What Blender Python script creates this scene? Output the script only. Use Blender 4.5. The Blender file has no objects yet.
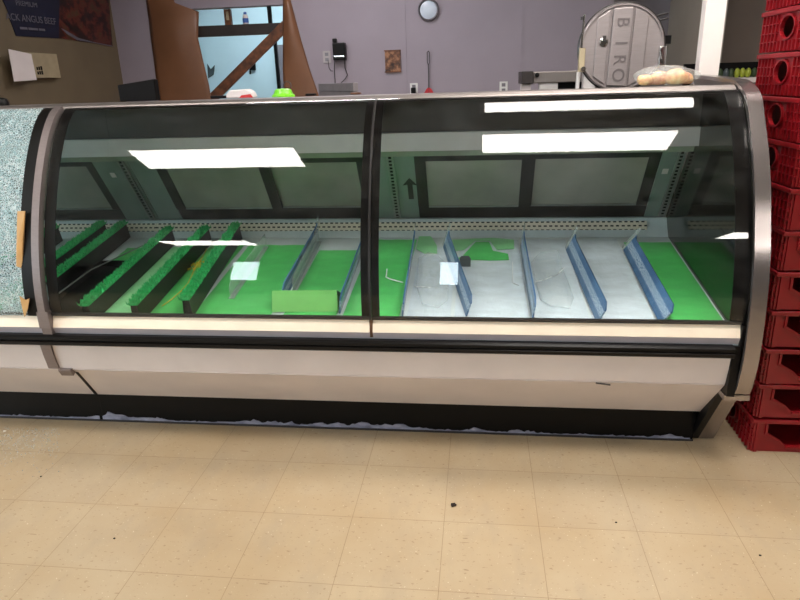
import bpy, bmesh, math, random
from mathutils import Vector, Matrix
random.seed(7)
sc = bpy.context.scene
COL = sc.collection

# ------------------------------------------------------------------ camera
F_PX, PITCH, YAW, ROLL, CAM_H = 645.0, 0.3281457, 0.1266710, -0.0315242, 1.3722
def cam_axes():
    f = Vector((-math.sin(YAW)*math.cos(PITCH), math.cos(YAW)*math.cos(PITCH), -math.sin(PITCH)))
    r = Vector((math.cos(YAW), math.sin(YAW), 0)); u = r.cross(f)
    c, s = math.cos(ROLL), math.sin(ROLL)
    return c*r + s*u, -s*r + c*u, f
RX, UX, FX = cam_axes()
cam = bpy.data.cameras.new('camera'); camo = bpy.data.objects.new('camera', cam); COL.objects.link(camo)
cam.sensor_width = 36; cam.lens = F_PX/800*36; cam.clip_start = .05
camo.matrix_world = Matrix(((RX.x, UX.x, -FX.x, 0), (RX.y, UX.y, -FX.y, 0), (RX.z, UX.z, -FX.z, CAM_H), (0, 0, 0, 1)))
sc.camera = camo
O = Vector((0, 0, CAM_H))
def ray(x, y): return RX*((x-400)/F_PX) - UX*((y-300)/F_PX) + FX
def onY(x, y, Y): d = ray(x, y); return O + d*(Y/d.y)
def onX(x, y, X): d = ray(x, y); return O + d*(X/d.x)
def onZ(x, y, Z): d = ray(x, y); return O + d*((Z-CAM_H)/d.z)

# ------------------------------------------------------------------ materials
def L(c):  # sRGB 0-255 -> linear
    return tuple(((v/255)/12.92 if v/255 <= .04045 else ((v/255+.055)/1.055)**2.4) for v in c)
class NT:
    def __init__(s, name):
        s.m = bpy.data.materials.new(name); s.m.use_nodes = True; s.t = s.m.node_tree; s.t.nodes.clear()
        s.out = s.n('ShaderNodeOutputMaterial')
    def n(s, typ, **kw):
        nd = s.t.nodes.new(typ)
        for k, v in kw.items():
            if hasattr(nd, k): setattr(nd, k, v)
        return nd
    def l(s, a, b): s.t.links.new(a, b)
    def coord(s, scale=(1, 1, 1), loc=(0, 0, 0)):
        c = s.n('ShaderNodeTexCoord'); m = s.n('ShaderNodeMapping')
        m.inputs['Scale'].default_value = scale; m.inputs['Location'].default_value = loc
        s.l(c.outputs['Object'], m.inputs['Vector']); return m.outputs['Vector']
    def noise(s, vec, scale, detail=3, rough=.55):
        n = s.n('ShaderNodeTexNoise'); n.inputs['Scale'].default_value = scale; n.inputs['Detail'].default_value = detail
        n.inputs['Roughness'].default_value = rough
        s.l(vec, n.inputs['Vector']); return n.outputs['Fac']
    def ramp(s, fac, stops, interp='LINEAR'):
        r = s.n('ShaderNodeValToRGB'); cr = r.color_ramp; cr.interpolation = interp
        while len(cr.elements) < len(stops): cr.elements.new(.5)
        for e, (p, c) in zip(cr.elements, stops):
            e.position = p; e.color = (*c, 1) if len(c) == 3 else c
        s.l(fac, r.inputs['Fac']); return r.outputs['Color']
    def mix(s, fac, a, b, mode='MIX'):
        m = s.n('ShaderNodeMix', data_type='RGBA', blend_type=mode)
        for sock, v in ((m.inputs[0], fac), (m.inputs[6], a), (m.inputs[7], b)):
            if isinstance(v, (int, float)): sock.default_value = v
            elif isinstance(v, tuple): sock.default_value = (*v, 1) if len(v) == 3 else v
            else: s.l(v, sock)
        return m.outputs[2]
    def math(s, op, a, b=0):
        m = s.n('ShaderNodeMath', operation=op)
        for i, v in enumerate((a, b)):
            if isinstance(v, (int, float)): m.inputs[i].default_value = v
            else: s.l(v, m.inputs[i])
        return m.outputs[0]
    def bsdf(s, col, rough=.5, metal=0, bump=None, bump_d=.002, **kw):
        p = s.n('ShaderNodeBsdfPrincipled')
        for k, v in (('Base Color', col), ('Roughness', rough), ('Metallic', metal), *kw.items()):
            k = k.replace('_', ' ')
            if isinstance(v, tuple): p.inputs[k].default_value = (*v, 1)
            elif isinstance(v, (int, float)): p.inputs[k].default_value = v
            else: s.l(v, p.inputs[k])
        if bump is not None:
            b = s.n('ShaderNodeBump'); b.inputs['Strength'].default_value = 1; b.inputs['Distance'].default_value = bump_d
            s.l(bump, b.inputs['Height']); s.l(b.outputs['Normal'], p.inputs['Normal'])
        return p.outputs[0]
    def done(s, sh): s.l(sh, s.out.inputs['Surface']); return s.m

def plain(name, c, rough=.5, metal=0, var=.12, nscale=12, bump=0, **kw):
    t = NT(name); v = t.coord(); c = L(c)
    f = t.noise(v, nscale, 4)
    col = t.ramp(f, [(.3, tuple(x*(1-var) for x in c)), (.7, tuple(min(1, x*(1+var)) for x in c))])
    return t.done(t.bsdf(col, rough, metal, bump=(t.noise(v, nscale*6, 3) if bump else None), bump_d=bump or .001, **kw))
def emis(name, c, s):
    t = NT(name); e = t.n('ShaderNodeEmission'); e.inputs['Color'].default_value = (*c, 1); e.inputs['Strength'].default_value = s
    return t.done(e.outputs[0])
def brushed(name, c, rough=.28, axis=(90, 1, 1), metal=.9):
    t = NT(name); v = t.coord(axis); c = L(c); f = t.noise(v, 6, 4)
    col = t.ramp(f, [(.25, tuple(x*.92 for x in c)), (.75, tuple(min(1, x*1.06) for x in c))])
    r = t.math('ADD', t.math('MULTIPLY', f, .08), rough-.04)
    return t.done(t.bsdf(col, r, metal))

def mat_floor():
    t = NT('floor_vinyl_tile'); v = t.coord()
    s = .3048
    br = t.n('ShaderNodeTexBrick'); br.offset = 0; br.squash = 1
    br.inputs['Scale'].default_value = 1; br.inputs['Mortar Size'].default_value = .0009; br.inputs['Mortar Smooth'].default_value = .3
    br.inputs['Brick Width'].default_value = s; br.inputs['Row Height'].default_value = s; br.inputs['Bias'].default_value = 0
    br.inputs['Color1'].default_value = (*L((177, 158, 129)), 1); br.inputs['Color2'].default_value = (*L((173, 155, 128)), 1)
    br.inputs['Mortar'].default_value = (*L((134, 110, 82)), 1)
    vv = t.coord(loc=(1.32168+s*40, -2.07144+s*40, 0)); t.l(vv, br.inputs['Vector'])
    col = br.outputs['Color']
    big = t.noise(v, 1.6, 4)
    col = t.mix(t.ramp(big, [(.42, (0, 0, 0)), (.72, (.55, .55, .55))]), col, t.mix(1.0, col, L((226, 208, 180)), 'MULTIPLY'))
    # brownish worn stain patches
    st = t.noise(t.coord((.9, 2.2, 1), (3.1, 1.7, 0)), 1.3, 3)
    col = t.mix(t.ramp(st, [(.55, (0, 0, 0)), (.75, (.4, .4, .4))]), col, L((164, 138, 102)))
    sm = t.noise(t.coord((2.5, 1.1, 1), (7, 3, 0)), 3.2, 5, .65)
    col = t.mix(t.ramp(sm, [(.50, (0, 0, 0)), (.72, (.35, .35, .35))]), col, L((150, 136, 118)))
    # short dark scuffs
    sk = t.noise(t.coord((1, 4.5, 1), (2, 9, 0)), 17, 2, .5)
    col = t.mix(t.ramp(sk, [(.715, (0, 0, 0)), (.74, (.6, .6, .6))]), col, L((116, 88, 62)))
    # fine chips of the tile pattern
    sp = t.noise(t.coord((1, 1.6, 1)), 60, 2, .6)
    col = t.mix(t.ramp(sp, [(.64, (0, 0, 0)), (.70, (.6, .6, .6))]), col, L((128, 100, 72)))
    sp2 = t.noise(t.coord((1.3, 1, 1), (5, 2, 0)), 95, 2, .6)
    col = t.mix(t.ramp(sp2, [(.68, (0, 0, 0)), (.73, (.4, .4, .4))]), col, L((240, 226, 200)))
    rg = t.ramp(t.noise(v, 5, 4), [(.3, (.30,)*3), (.7, (.48,)*3)])
    return t.done(t.bsdf(col, rg, 0, bump=t.noise(v, 14, 3), bump_d=.0008, Specular_IOR_Level=.35))
def mat_glass(name, tint=(.965, .98, .975), base=.024, streak=True):
    t = NT(name)
    lw = t.n('ShaderNodeLayerWeight'); lw.inputs['Blend'].default_value = .5
    f = t.math('POWER', lw.outputs['Facing'], 5)
    f = t.math('ADD', t.math('MULTIPLY', f, 1-base), base)
    tr = t.n('ShaderNodeBsdfTransparent'); tr.inputs['Color'].default_value = (*tint, 1)
    gl = t.n('ShaderNodeBsdfGlossy'); gl.inputs['Roughness'].default_value = .012; gl.inputs['Color'].default_value = (1, 1, 1, 1)
    mx = t.n('ShaderNodeMixShader'); t.l(f, mx.inputs[0]); t.l(tr.outputs[0], mx.inputs[1]); t.l(gl.outputs[0], mx.inputs[2])
    sh = mx.outputs[0]
    if streak:   # thin film of dust and wiping streaks
        d = t.n('ShaderNodeBsdfDiffuse'); d.inputs['Color'].default_value = (.8, .8, .78, 1)
        n = t.noise(t.coord((3, 1, 9)), 3, 5, .65)
        k = t.ramp(n, [(.45, (.0,)*3), (.8, (.009,)*3)])
        m2 = t.n('ShaderNodeMixShader'); t.l(k, m2.inputs[0]); t.l(sh, m2.inputs[1]); t.l(d.outputs[0], m2.inputs[2]); sh = m2.outputs[0]
    return t.done(sh)
def mat_shattered():
    t = NT('shattered_glass'); v = t.coord()
    vo = t.n('ShaderNodeTexVoronoi', feature='DISTANCE_TO_EDGE'); vo.inputs['Scale'].default_value = 120; t.l(v, vo.inputs['Vector'])
    vc = t.n('ShaderNodeTexVoronoi'); vc.inputs['Scale'].default_value = 120; t.l(v, vc.inputs['Vector'])
    edge = t.ramp(vo.outputs['Distance'], [(.03, (1,)*3), (.12, (0,)*3)])
    cell = t.math('MULTIPLY', vc.outputs['Color'], 1)
    pale = t.mix(cell, L((176, 214, 220)), L((250, 255, 255)))
    big = t.noise(v, 9, 3)
    d = t.n('ShaderNodeBsdfDiffuse'); t.l(pale, d.inputs['Color'])
    tl = t.n('ShaderNodeBsdfTranslucent'); t.l(pale, tl.inputs['Color'])
    dt = t.n('ShaderNodeMixShader'); dt.inputs[0].default_value = .35; t.l(d.outputs[0], dt.inputs[1]); t.l(tl.outputs[0], dt.inputs[2])
    tr = t.n('ShaderNodeBsdfTransparent'); tr.inputs['Color'].default_value = (.82, .92, .92, 1)
    fac = t.math('MAXIMUM', t.math('MULTIPLY', edge, .9), t.math('MULTIPLY', t.math('ADD', t.math('MULTIPLY', cell, cell), t.math('MULTIPLY', t.math('SUBTRACT', big, .45), 2.2)), .5))
    mx = t.n('ShaderNodeMixShader'); t.l(fac, mx.inputs[0]); t.l(tr.outputs[0], mx.inputs[1]); t.l(dt.outputs[0], mx.inputs[2])
    gl = t.n('ShaderNodeBsdfGlossy'); gl.inputs['Roughness'].default_value = .2
    b = t.n('ShaderNodeBump'); b.inputs['Distance'].default_value = .004; t.l(vc.outputs['Color'], b.inputs['Height']); t.l(b.outputs[0], gl.inputs['Normal'])
    m2 = t.n('ShaderNodeMixShader'); m2.inputs[0].default_value = .12; t.l(mx.outputs[0], m2.inputs[1]); t.l(gl.outputs[0], m2.inputs[2])
    return t.done(m2.outputs[0])
def mat_grille():
    t = NT('perforated_white_metal'); c = t.n('ShaderNodeTexCoord'); sx = t.n('ShaderNodeSeparateXYZ'); cb = t.n('ShaderNodeCombineXYZ')
    t.l(c.outputs['Object'], sx.inputs[0]); t.l(t.math('ADD', sx.outputs['X'], 20), cb.inputs[0]); t.l(t.math('ADD', sx.outputs['Z'], 10), cb.inputs[1])
    br = t.n('ShaderNodeTexBrick'); br.offset = .5
    br.inputs['Scale'].default_value = 1; br.inputs['Brick Width'].default_value = .0254; br.inputs['Row Height'].default_value = .0175
    br.inputs['Mortar Size'].default_value = .0055; br.inputs['Mortar Smooth'].default_value = 0
    br.inputs['Color1'].default_value = br.inputs['Color2'].default_value = (.012, .012, .012, 1); br.inputs['Mortar'].default_value = (*L((226, 216, 196)), 1)
    t.l(cb.outputs[0], br.inputs['Vector'])
    return t.done(t.bsdf(br.outputs['Color'], .4))
def mat_liner(name, c, rough=.35, crumple=.0):
    t = NT(name); v = t.coord(); cc = L(c)
    f = t.noise(t.coord((1.4, 3, 1)), 5, 4)
    col = t.ramp(f, [(.3, tuple(x*.86 for x in cc)), (.7, tuple(min(1, x*1.1) for x in cc))])
    w = t.noise(t.coord((2.5, 1, 1)), 9, 4, .6)
    return t.done(t.bsdf(col, rough, 0, bump=w, bump_d=.003+crumple))
def mat_divider():
    t = NT('blue_printed_divider'); 
    n = t.noise(t.coord((1, 60, 120)), 2.2, 2); base = t.mix(t.noise(t.coord(), 9, 3), L((46, 78, 116)), L((88, 126, 164)))
    z = t.n('ShaderNodeSeparateXYZ'); t.l(t.coord(), z.inputs[0])
    band = t.ramp(z.outputs['Z'], [(.022, (0,)*3), (.026, (1,)*3), (.050, (1,)*3), (.054, (0,)*3)])
    k = t.math('MULTIPLY', t.ramp(n, [(.46, (0,)*3), (.52, (1,)*3)]), t.math('MULTIPLY', band, .8))
    return t.done(t.bsdf(t.mix(k, base, L((190, 208, 222))), .18))
def mat_clear(name, c, a=.3, rough=.08):
    t = NT(name); tr = t.n('ShaderNodeBsdfTransparent'); tr.inputs['Color'].default_value = (.95, .97, .97, 1)
    p = t.n('ShaderNodeBsdfPrincipled'); p.inputs['Base Color'].default_value = (*L(c), 1); p.inputs['Roughness'].default_value = rough
    w = t.noise(t.coord(), 40, 4); b = t.n('ShaderNodeBump'); b.inputs['Distance'].default_value = .008; t.l(w, b.inputs['Height']); t.l(b.outputs[0], p.inputs['Normal'])
    m = t.n('ShaderNodeMixShader'); m.inputs[0].default_value = a; t.l(tr.outputs[0], m.inputs[1]); t.l(p.outputs[0], m.inputs[2])
    return t.done(m.outputs[0])
def mat_banner():
    t = NT('banner_print'); s = t.n('ShaderNodeSeparateXYZ'); t.l(t.coord(), s.inputs[0])
    navy = t.mix(t.noise(t.coord(), 3, 3), L((12, 16, 34)), L((24, 30, 56)))
    n = t.noise(t.coord((1, 1.2, 2)), 5.5, 4, .6)
    meat = t.ramp(n, [(.3, L((20, 14, 14))), (.45, L((46, 17, 15))), (.55, L((92, 38, 28))), (.68, L((78, 56, 36))), (.8, L((60, 26, 22)))])
    k = t.ramp(t.math('ADD', s.outputs['Y'], t.math('MULTIPLY', t.noise(t.coord(), 4, 2), .25)), [(.98, (0,)*3), (1.0, (1,)*3)]) if False else None
    f = t.math('GREATER_THAN', t.math('ADD', s.outputs['Y'], t.math('MULTIPLY', s.outputs['Z'], -.35)), -.02)
    return t.done(t.bsdf(t.mix(f, navy, meat), .4))
def mat_plaque():
    t = NT('carved_plaque'); n = t.noise(t.coord((1, 1, 1)), 22, 4, .6)
    col = t.ramp(n, [(.35, L((40, 24, 16))), (.5, L((104, 66, 44))), (.62, L((156, 110, 78)))])
    return t.done(t.bsdf(col, .5, 0, bump=n, bump_d=.008))
def mat_wood():
    t = NT('reddish_wood'); n = t.noise(t.coord((1, 1, 1)), 18, 5); 
    return t.done(t.bsdf(t.ramp(n, [(.3, L((62, 34, 19))), (.7, L((122, 74, 44)))]), .45))
def mat_bagfood():
    t = NT('baked_food'); n = t.noise(t.coord(), 30, 3)
    return t.done(t.bsdf(t.ramp(n, [(.35, L((196, 120, 84))), (.55, L((226, 178, 120))), (.7, L((232, 214, 160)))]), .45))
def mat_kickresidue():
    t = NT('old_tape_residue'); n = t.noise(t.coord((1, 1, 2)), 18, 4)
    return t.done(t.bsdf(t.ramp(n, [(.3, L((104, 104, 122))), (.7, L((164, 164, 182)))]), .5))

M = dict(
 floor=mat_floor(), glass=mat_glass('case_glass'), shattered=mat_shattered(), grille=mat_grille(),
 steel=brushed('brushed_stainless', (158, 150, 148), .24), steel_soft=brushed('satin_stainless', (138, 130, 126), .42, (60, 1, 1), .75),
 black=plain('black_plastic', (9, 8, 8), .4, Specular_IOR_Level=.2), blackgloss=plain('black_gloss_edge', (8, 6, 6), .3, Specular_IOR_Level=.15), blackmatte=plain('black_rubber', (11, 9, 8), .35, Specular_IOR_Level=.25),
 white=plain('white_enamel', (212, 202, 199), .32, var=.05, nscale=5), cream=plain('cream_price_rail', (240, 224, 202), .35, var=.05, nscale=8),
 lavshade=plain('shaded_lavender_rail', (178, 170, 176), .35, var=.06), joint=brushed('dull_trim_metal', (132, 121, 119), .4, (8, 8, 30), .6),
 deck=plain('deck_white_pan', (196, 206, 208), .35, var=.06), header=plain('dark_header', (52, 47, 43), .4, nscale=20),
 housing=plain('pale_lamp_housing', (196, 192, 190), .4, var=.06), lip=plain('greenish_lip', (128, 138, 122), .35), 
 frame=plain('dark_door_frame', (34, 32, 31), .35), pane=plain('lit_door_pane', (146, 144, 134), .15, var=.18, nscale=3),
 jamb=plain('grey_green_jamb', (128, 142, 134), .3, var=.1, nscale=4, metal=.15), slots=plain('slotted_standard', (150, 154, 150), .35, metal=.6),
 endwall=plain('dark_mirror_wall', (70, 73, 66), .08, metal=.9, var=.06, nscale=2), body=plain('dark_case_body', (60, 58, 56), .6),
 green=mat_liner('green_liner', (82, 190, 100)), green_pale=mat_liner('pale_green_liner', (136, 208, 146)), whitel=mat_liner('white_liner', (206, 218, 226), .22, .003), greenpad=mat_liner('olive_green_pad', (116, 186, 100)),
 film=mat_clear('bag_film', (235, 236, 232), .2, .06), divider=mat_divider(), clear=mat_clear('clear_plastic', (200, 210, 205), .32), wrap=mat_clear('cling_wrap', (240, 244, 248), .26, .06),
 grass=plain('green_plastic_parsley', (40, 168, 92), .5, var=.35, nscale=60), tray=plain('black_tray_plastic', (9, 9, 11), .35, Specular_IOR_Level=.3),
 yellow=plain('yellow_cord', (196, 176, 56), .5), wire=plain('white_wire', (226, 230, 232), .25), tag=plain('grey_tag', (66, 74, 76), .4),
 wall=plain('lilac_wall', (150, 140, 150), .6, var=.04, nscale=3), tan=plain('shaded_tan_wall', (108, 95, 74), .6, var=.08, nscale=3), taupe=plain('taupe_wall', (150, 140, 128), .6, var=.06, nscale=3),
 darkwall=plain('dark_taupe_wall', (104, 92, 84), .6, var=.1, nscale=3), shopwall=plain('shop_wall', (104, 99, 93), .6, var=.05, nscale=2), ceil=plain('ceiling_tile', (122, 117, 111), .7, var=.05, nscale=3),
 grey=plain('grey_door_and_wall_shade', (116, 110, 116), .6, var=.04), blue=plain('pale_blue_wall', (190, 212, 220), .6, var=.04, nscale=3),  # grey: door colour, also the lilac wall's shadow painted behind the saw
 kraft=plain('brown_kraft_paper', (122, 82, 56), .4, var=.1, nscale=4), wood=mat_wood(), darkwood=plain('dark_beam', (46, 38, 36), .5), 
 post=plain('white_painted_post', (222, 212, 206), .45, var=.03), red=plain('red_crate_plastic', (124, 11, 20), .34, var=.12, nscale=6), 
 chrome=plain('chrome', (200, 198, 196), .15, metal=1), alu=brushed('cast_aluminium', (152, 143, 142), .45, (3, 3, 30), .5), relief_shade=plain('letter_shade', (112, 104, 104), .5, metal=.4), dark=plain('dark_metal', (44, 40, 40), .4),
 banner=mat_banner(), ink=plain('pale_print_ink', (96, 94, 104), .5), paper=plain('white_paper', (216, 206, 204), .6, var=.03), card=plain('tan_card_box', (160, 146, 118), .6), 
 plaque=mat_plaque(), clockface=plain('silvery_dial', (198, 208, 222), .2, var=.05), rimgrey=plain('grey_rim', (128, 124, 130), .3, metal=.6),
 outlet=plain('white_outlet', (220, 218, 216), .4, var=.02), outletdim=plain('ivory_outlet', (168, 160, 160), .4, var=.02), swat=plain('red_swatter', (186, 40, 48), .4), cord=plain('dark_cord', (58, 52, 56), .5),
 lime=plain('lime_plastic', (120, 206, 48), .3), redpk=plain('red_print', (186, 40, 40), .4), bottleblue=plain('blue_bottle', (52, 92, 168), .3), food=mat_bagfood(),
 greybox=plain('grey_metal_box', (128, 120, 122), .4), darkbox=plain('charcoal_box', (16, 14, 14), .6, Specular_IOR_Level=.1), tape=plain('tan_tape', (190, 148, 92), .45, bump=.002), rust=plain('rusty_gap', (96, 66, 42), .7),
 yg=plain('yellow_green_skin', (150, 160, 50), .4), dg=plain('dark_green_skin', (44, 62, 30), .5), residue=mat_kickresidue(), crumb=plain('dark_crumb', (40, 26, 16), .8), crumbg=mat_clear('glass_crumb', (214, 220, 216), .4),
 lamp=emis('lamp_diffuser', (1.0, .945, .89), 28.0), lampblue=emis('lamp_diffuser_cool', (.78, .93, 1.0), 30.0), lampdim=emis('lamp_diffuser_back', (1.0, .95, .97), 16.0), day=emis('daylight_window', (.80, .93, 1.0), 18.0),
)

# ------------------------------------------------------------------ mesh helpers
ORG = {}
class MB:
    def __init__(s): s.v = []; s.f = []
    def add(s, vs, fs):
        k = len(s.v); s.v += [Vector(v) for v in vs]; s.f += [tuple(i+k for i in f) for f in fs]; return s
    def box(s, x0, x1, y0, y1, z0, z1):
        return s.add([(x0,y0,z0),(x1,y0,z0),(x1,y1,z0),(x0,y1,z0),(x0,y0,z1),(x1,y0,z1),(x1,y1,z1),(x0,y1,z1)],
            [(0,3,2,1),(4,5,6,7),(0,1,5,4),(1,2,6,5),(2,3,7,6),(3,0,4,7)])
    def obox(s, c, ax, sx, ay, sy, az, sz):
        c, ax, ay, az = Vector(c), Vector(ax).normalized()*sx/2, Vector(ay).normalized()*sy/2, Vector(az).normalized()*sz/2
        vs = [c+i*ax+j*ay+k*az for k in (-1, 1) for i, j in ((-1,-1),(1,-1),(1,1),(-1,1))]
        return s.add(vs, [(0,3,2,1),(4,5,6,7),(0,1,5,4),(1,2,6,5),(2,3,7,6),(3,0,4,7)])
    def prism(s, pts, d):          # planar 3D polygon swept by vector d
        n = len(pts); d = Vector(d); pts = [Vector(p) for p in pts]
        return s.add(pts+[p+d for p in pts], [tuple(range(n))[::-1], tuple(range(n, 2*n))]+[(i, (i+1) % n, n+(i+1) % n, n+i) for i in range(n)])
    def xprism(s, yz, x0, x1): return s.prism([(x0, y, z) for y, z in yz], (x1-x0, 0, 0))
    def xstrip(s, yz, t, x0, x1):  # a band of thickness t along a curve in YZ, from x0 to x1
        n = len(yz); nor = []
        for i in range(n):
            a, b = Vector(yz[max(0, i-1)]), Vector(yz[min(n-1, i+1)]); d = (b-a).normalized(); nor.append(Vector((d.y, -d.x)))
        vs = []
        for (y, z), m in zip(yz, nor):
            vs += [(x0, y, z), (x1, y, z), (x1, y-m.x*t, z-m.y*t), (x0, y-m.x*t, z-m.y*t)]
        fs = [(0, 1, 2, 3), tuple(4*(n-1)+i for i in (3, 2, 1, 0))]
        for i in range(n-1):
            for a in range(4): fs.append((4*i+a, 4*i+4+a, 4*i+4+(a+1) % 4, 4*i+(a+1) % 4))
        return s.add(vs, fs)
    def tube(s, pts, r, n=8):
        pts = [Vector(p) for p in pts]; rings = []; up = None
        for i, p in enumerate(pts):
            d = (pts[min(i+1, len(pts)-1)]-pts[max(i-1, 0)]).normalized()
            if up is None: up = d.orthogonal().normalized()
            u = (up-d*up.dot(d)).normalized(); up = u; w = d.cross(u)
            rr = r[i] if isinstance(r, (list, tuple)) else r
            rings.append([p+u*rr*math.cos(2*math.pi*k/n)+w*rr*math.sin(2*math.pi*k/n) for k in range(n)])
        vs = [q for g in rings for q in g]; fs = [tuple(range(n))[::-1], tuple(len(vs)-n+k for k in range(n))]
        for i in range(len(pts)-1):
            for k in range(n): fs.append((i*n+k, i*n+(k+1) % n, (i+1)*n+(k+1) % n, (i+1)*n+k))
        return s.add(vs, fs)
    def lathe(s, prof, c, axis='z', n=32, sy=1):
        c = Vector(c); vs = []
        for r, h in prof:
            for k in range(n):
                a, b = r*math.cos(2*math.pi*k/n), r*math.sin(2*math.pi*k/n)*sy
                vs.append(c+(Vector((a, b, h)) if axis == 'z' else Vector((a, h, b)) if axis == 'y' else Vector((h, a, b))))
        fs = [tuple(range(n))[::-1], tuple(len(vs)-n+k for k in range(n))]
        for i in range(len(prof)-1):
            for k in range(n): fs.append((i*n+k, i*n+(k+1) % n, (i+1)*n+(k+1) % n, (i+1)*n+k))
        return s.add(vs, fs)
    def holed(s, o, u, w, t, W, H, hole):   # W x H panel in directions u,w from o, thickness vector t, star-shaped hole
        o, u, w, t = Vector(o), Vector(u), Vector(w), Vector(t)
        cx = sum(p[0] for p in hole)/len(hole); cy = sum(p[1] for p in hole)/len(hole)
        angs = sorted(set([round(math.atan2(p[1]-cy, p[0]-cx), 5) for p in hole]+[round(math.atan2(y-cy, x-cx), 5) for x in (0, W) for y in (0, H)]))
        def cast_rect(a):
            dx, dy = math.cos(a), math.sin(a); k = 1e9
            if dx > 1e-9: k = min(k, (W-cx)/dx)
            if dx < -1e-9: k = min(k, -cx/dx)
            if dy > 1e-9: k = min(k, (H-cy)/dy)
            if dy < -1e-9: k = min(k, -cy/dy)
            return cx+dx*k, cy+dy*k
        def cast_hole(a):
            dx, dy = math.cos(a), math.sin(a); best = None
            for i in range(len(hole)):
                (x1, y1), (x2, y2) = hole[i], hole[(i+1) % len(hole)]; ex, ey = x2-x1, y2-y1
                det = dx*(-ey)+ex*dy
                if abs(det) < 1e-12: continue
                k = ((x1-cx)*(-ey)+ex*(y1-cy))/det; q = (dx*(y1-cy)-dy*(x1-cx))/det
                if k > 0 and -1e-4 <= q <= 1.0001: best = k if best is None else min(best, k)
            best = best or .01
            return cx+dx*best, cy+dy*best
        vs = []
        for a in angs:
            for (x, y) in (cast_rect(a), cast_hole(a)):
                p = o+u*x+w*y; vs += [p, p+t]
        n = len(angs); fs = []
        for i in range(n):
            a, b = 4*i, 4*((i+1) % n)
            fs += [(a, b, b+2, a+2), (a+1, a+3, b+3, b+1), (a, a+1, b+1, b), (a+2, b+2, b+3, a+3)]
        return s.add(vs, fs)
    def build(s, name, mat, parent=None, smooth=False, bevel=0, local=False):
        me = bpy.data.meshes.new(name); org = Vector((0, 0, 0)) if (local or parent is None) else ORG.get(parent.name, Vector((0, 0, 0)))
        me.from_pydata([tuple(v-org) for v in s.v], [], s.f); me.validate()
        bm = bmesh.new(); bm.from_mesh(me); bmesh.ops.recalc_face_normals(bm, faces=bm.faces); bm.to_mesh(me); bm.free()
        me.materials.append(mat)
        if smooth: me.polygons.foreach_set('use_smooth', [True]*len(me.polygons))
        o = bpy.data.objects.new(name, me); COL.objects.link(o)
        if parent is not None: o.parent = parent
        ORG[o.name] = org
        if bevel:
            b = o.modifiers.new('bevel', 'BEVEL'); b.width = bevel; b.segments = 2; b.limit_method = 'ANGLE'; b.angle_limit = .6
        if smooth == 'auto' or bevel:
            pass
        return o
def tag(o, label, cat, group=None, kind=None):
    o['label'] = label; o['category'] = cat
    if group: o['group'] = group
    if kind: o['kind'] = kind
    return o
def thing(name, label, cat, loc=(0, 0, 0), group=None, rot=(0, 0, 0)):
    e = bpy.data.objects.new(name, None); COL.objects.link(e); e.empty_display_size = .05
    e.location = loc; e.rotation_euler = rot; ORG[e.name] = Vector(loc); return tag(e, label, cat, group)
def recenter(o, c):   # move a top-level mesh's origin to c
    c = Vector(c); o.data.transform(Matrix.Translation(-c)); o.location = c; return o
def dup(root, loc, label, rot=None):
    r = root.copy(); COL.objects.link(r); r.location = loc; r['label'] = label
    if rot is not None: r.rotation_euler = rot
    for ch in list(root.children):
        c = ch.copy(); COL.objects.link(c); c.parent = r
        for g in list(ch.children):
            d = g.copy(); COL.objects.link(d); d.parent = c
    return r
def struct(mb, name, mat, **kw):
    o = mb.build(name, mat, **kw); o['kind'] = 'structure'; return o
def smooth_by_angle(o, a=40):
    me = o.data; me.polygons.foreach_set('use_smooth', [True]*len(me.polygons))
    try: me.set_sharp_from_angle(angle=math.radians(a))
    except Exception: pass
    return o

# ------------------------------------------------------------------ setting
CZ = 2.9
WXL = -3.30                                  # tan wall
struct(MB().box(-7, 5, -6, 9, -.1, 0), 'floor', M['floor'])
struct(MB().box(-7, 5, -6, 9, CZ, CZ+.1), 'ceiling', M['ceil'])
struct(MB().box(-7.1, -7, -6, -2.6, 0, CZ).box(-7.1, -7, .6, 3.6, 0, CZ).box(-7.1, -7, -2.6, .6, 0, .8).box(-7.1, -7, -2.6, .6, 2.5, CZ), 'wall_shop_left', M['shopwall'])
struct(MB().box(-7.12, -7.08, -2.6, .6, .8, 2.5), 'window_3', M['day'])
struct(MB().box(5, 5.1, -6, 9, 0, CZ), 'wall_shop_right', M['shopwall'])
struct(MB().box(-7, WXL-.1, 3.5, 3.6, 0, CZ), 'wall_shop_partition', M['shopwall'])
struct(MB().box(WXL-.1, WXL, 3.5, 6.0, 0, CZ), 'wall_left', M['tan'])  # tan darkened: the shade on this turned wall is in its colour
# front of the shop with its windows (behind the camera)
fw = MB()
wins = [(-4.12, -3.64, 1.2, 2.57), (-.61, -.32, .93, 2.58)]
xs = [-7, -4.12, -3.64, -.61, -.32, 5]
fw.box(-7, -4.12, -6.1, -6, 0, CZ).box(-3.64, -.61, -6.1, -6, 0, CZ).box(-.32, 5, -6.1, -6, 0, CZ)
for a, b, z0, z1 in wins: fw.box(a, b, -6.1, -6, 0, z0).box(a, b, -6.1, -6, z1, CZ)
struct(fw, 'wall_front', M['shopwall'])
for i, (a, b, z0, z1) in enumerate(wins):
    struct(MB().box(a, b, -6.12, -6.08, z0, z1), 'window_%d' % (i+1), M['day'])
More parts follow.
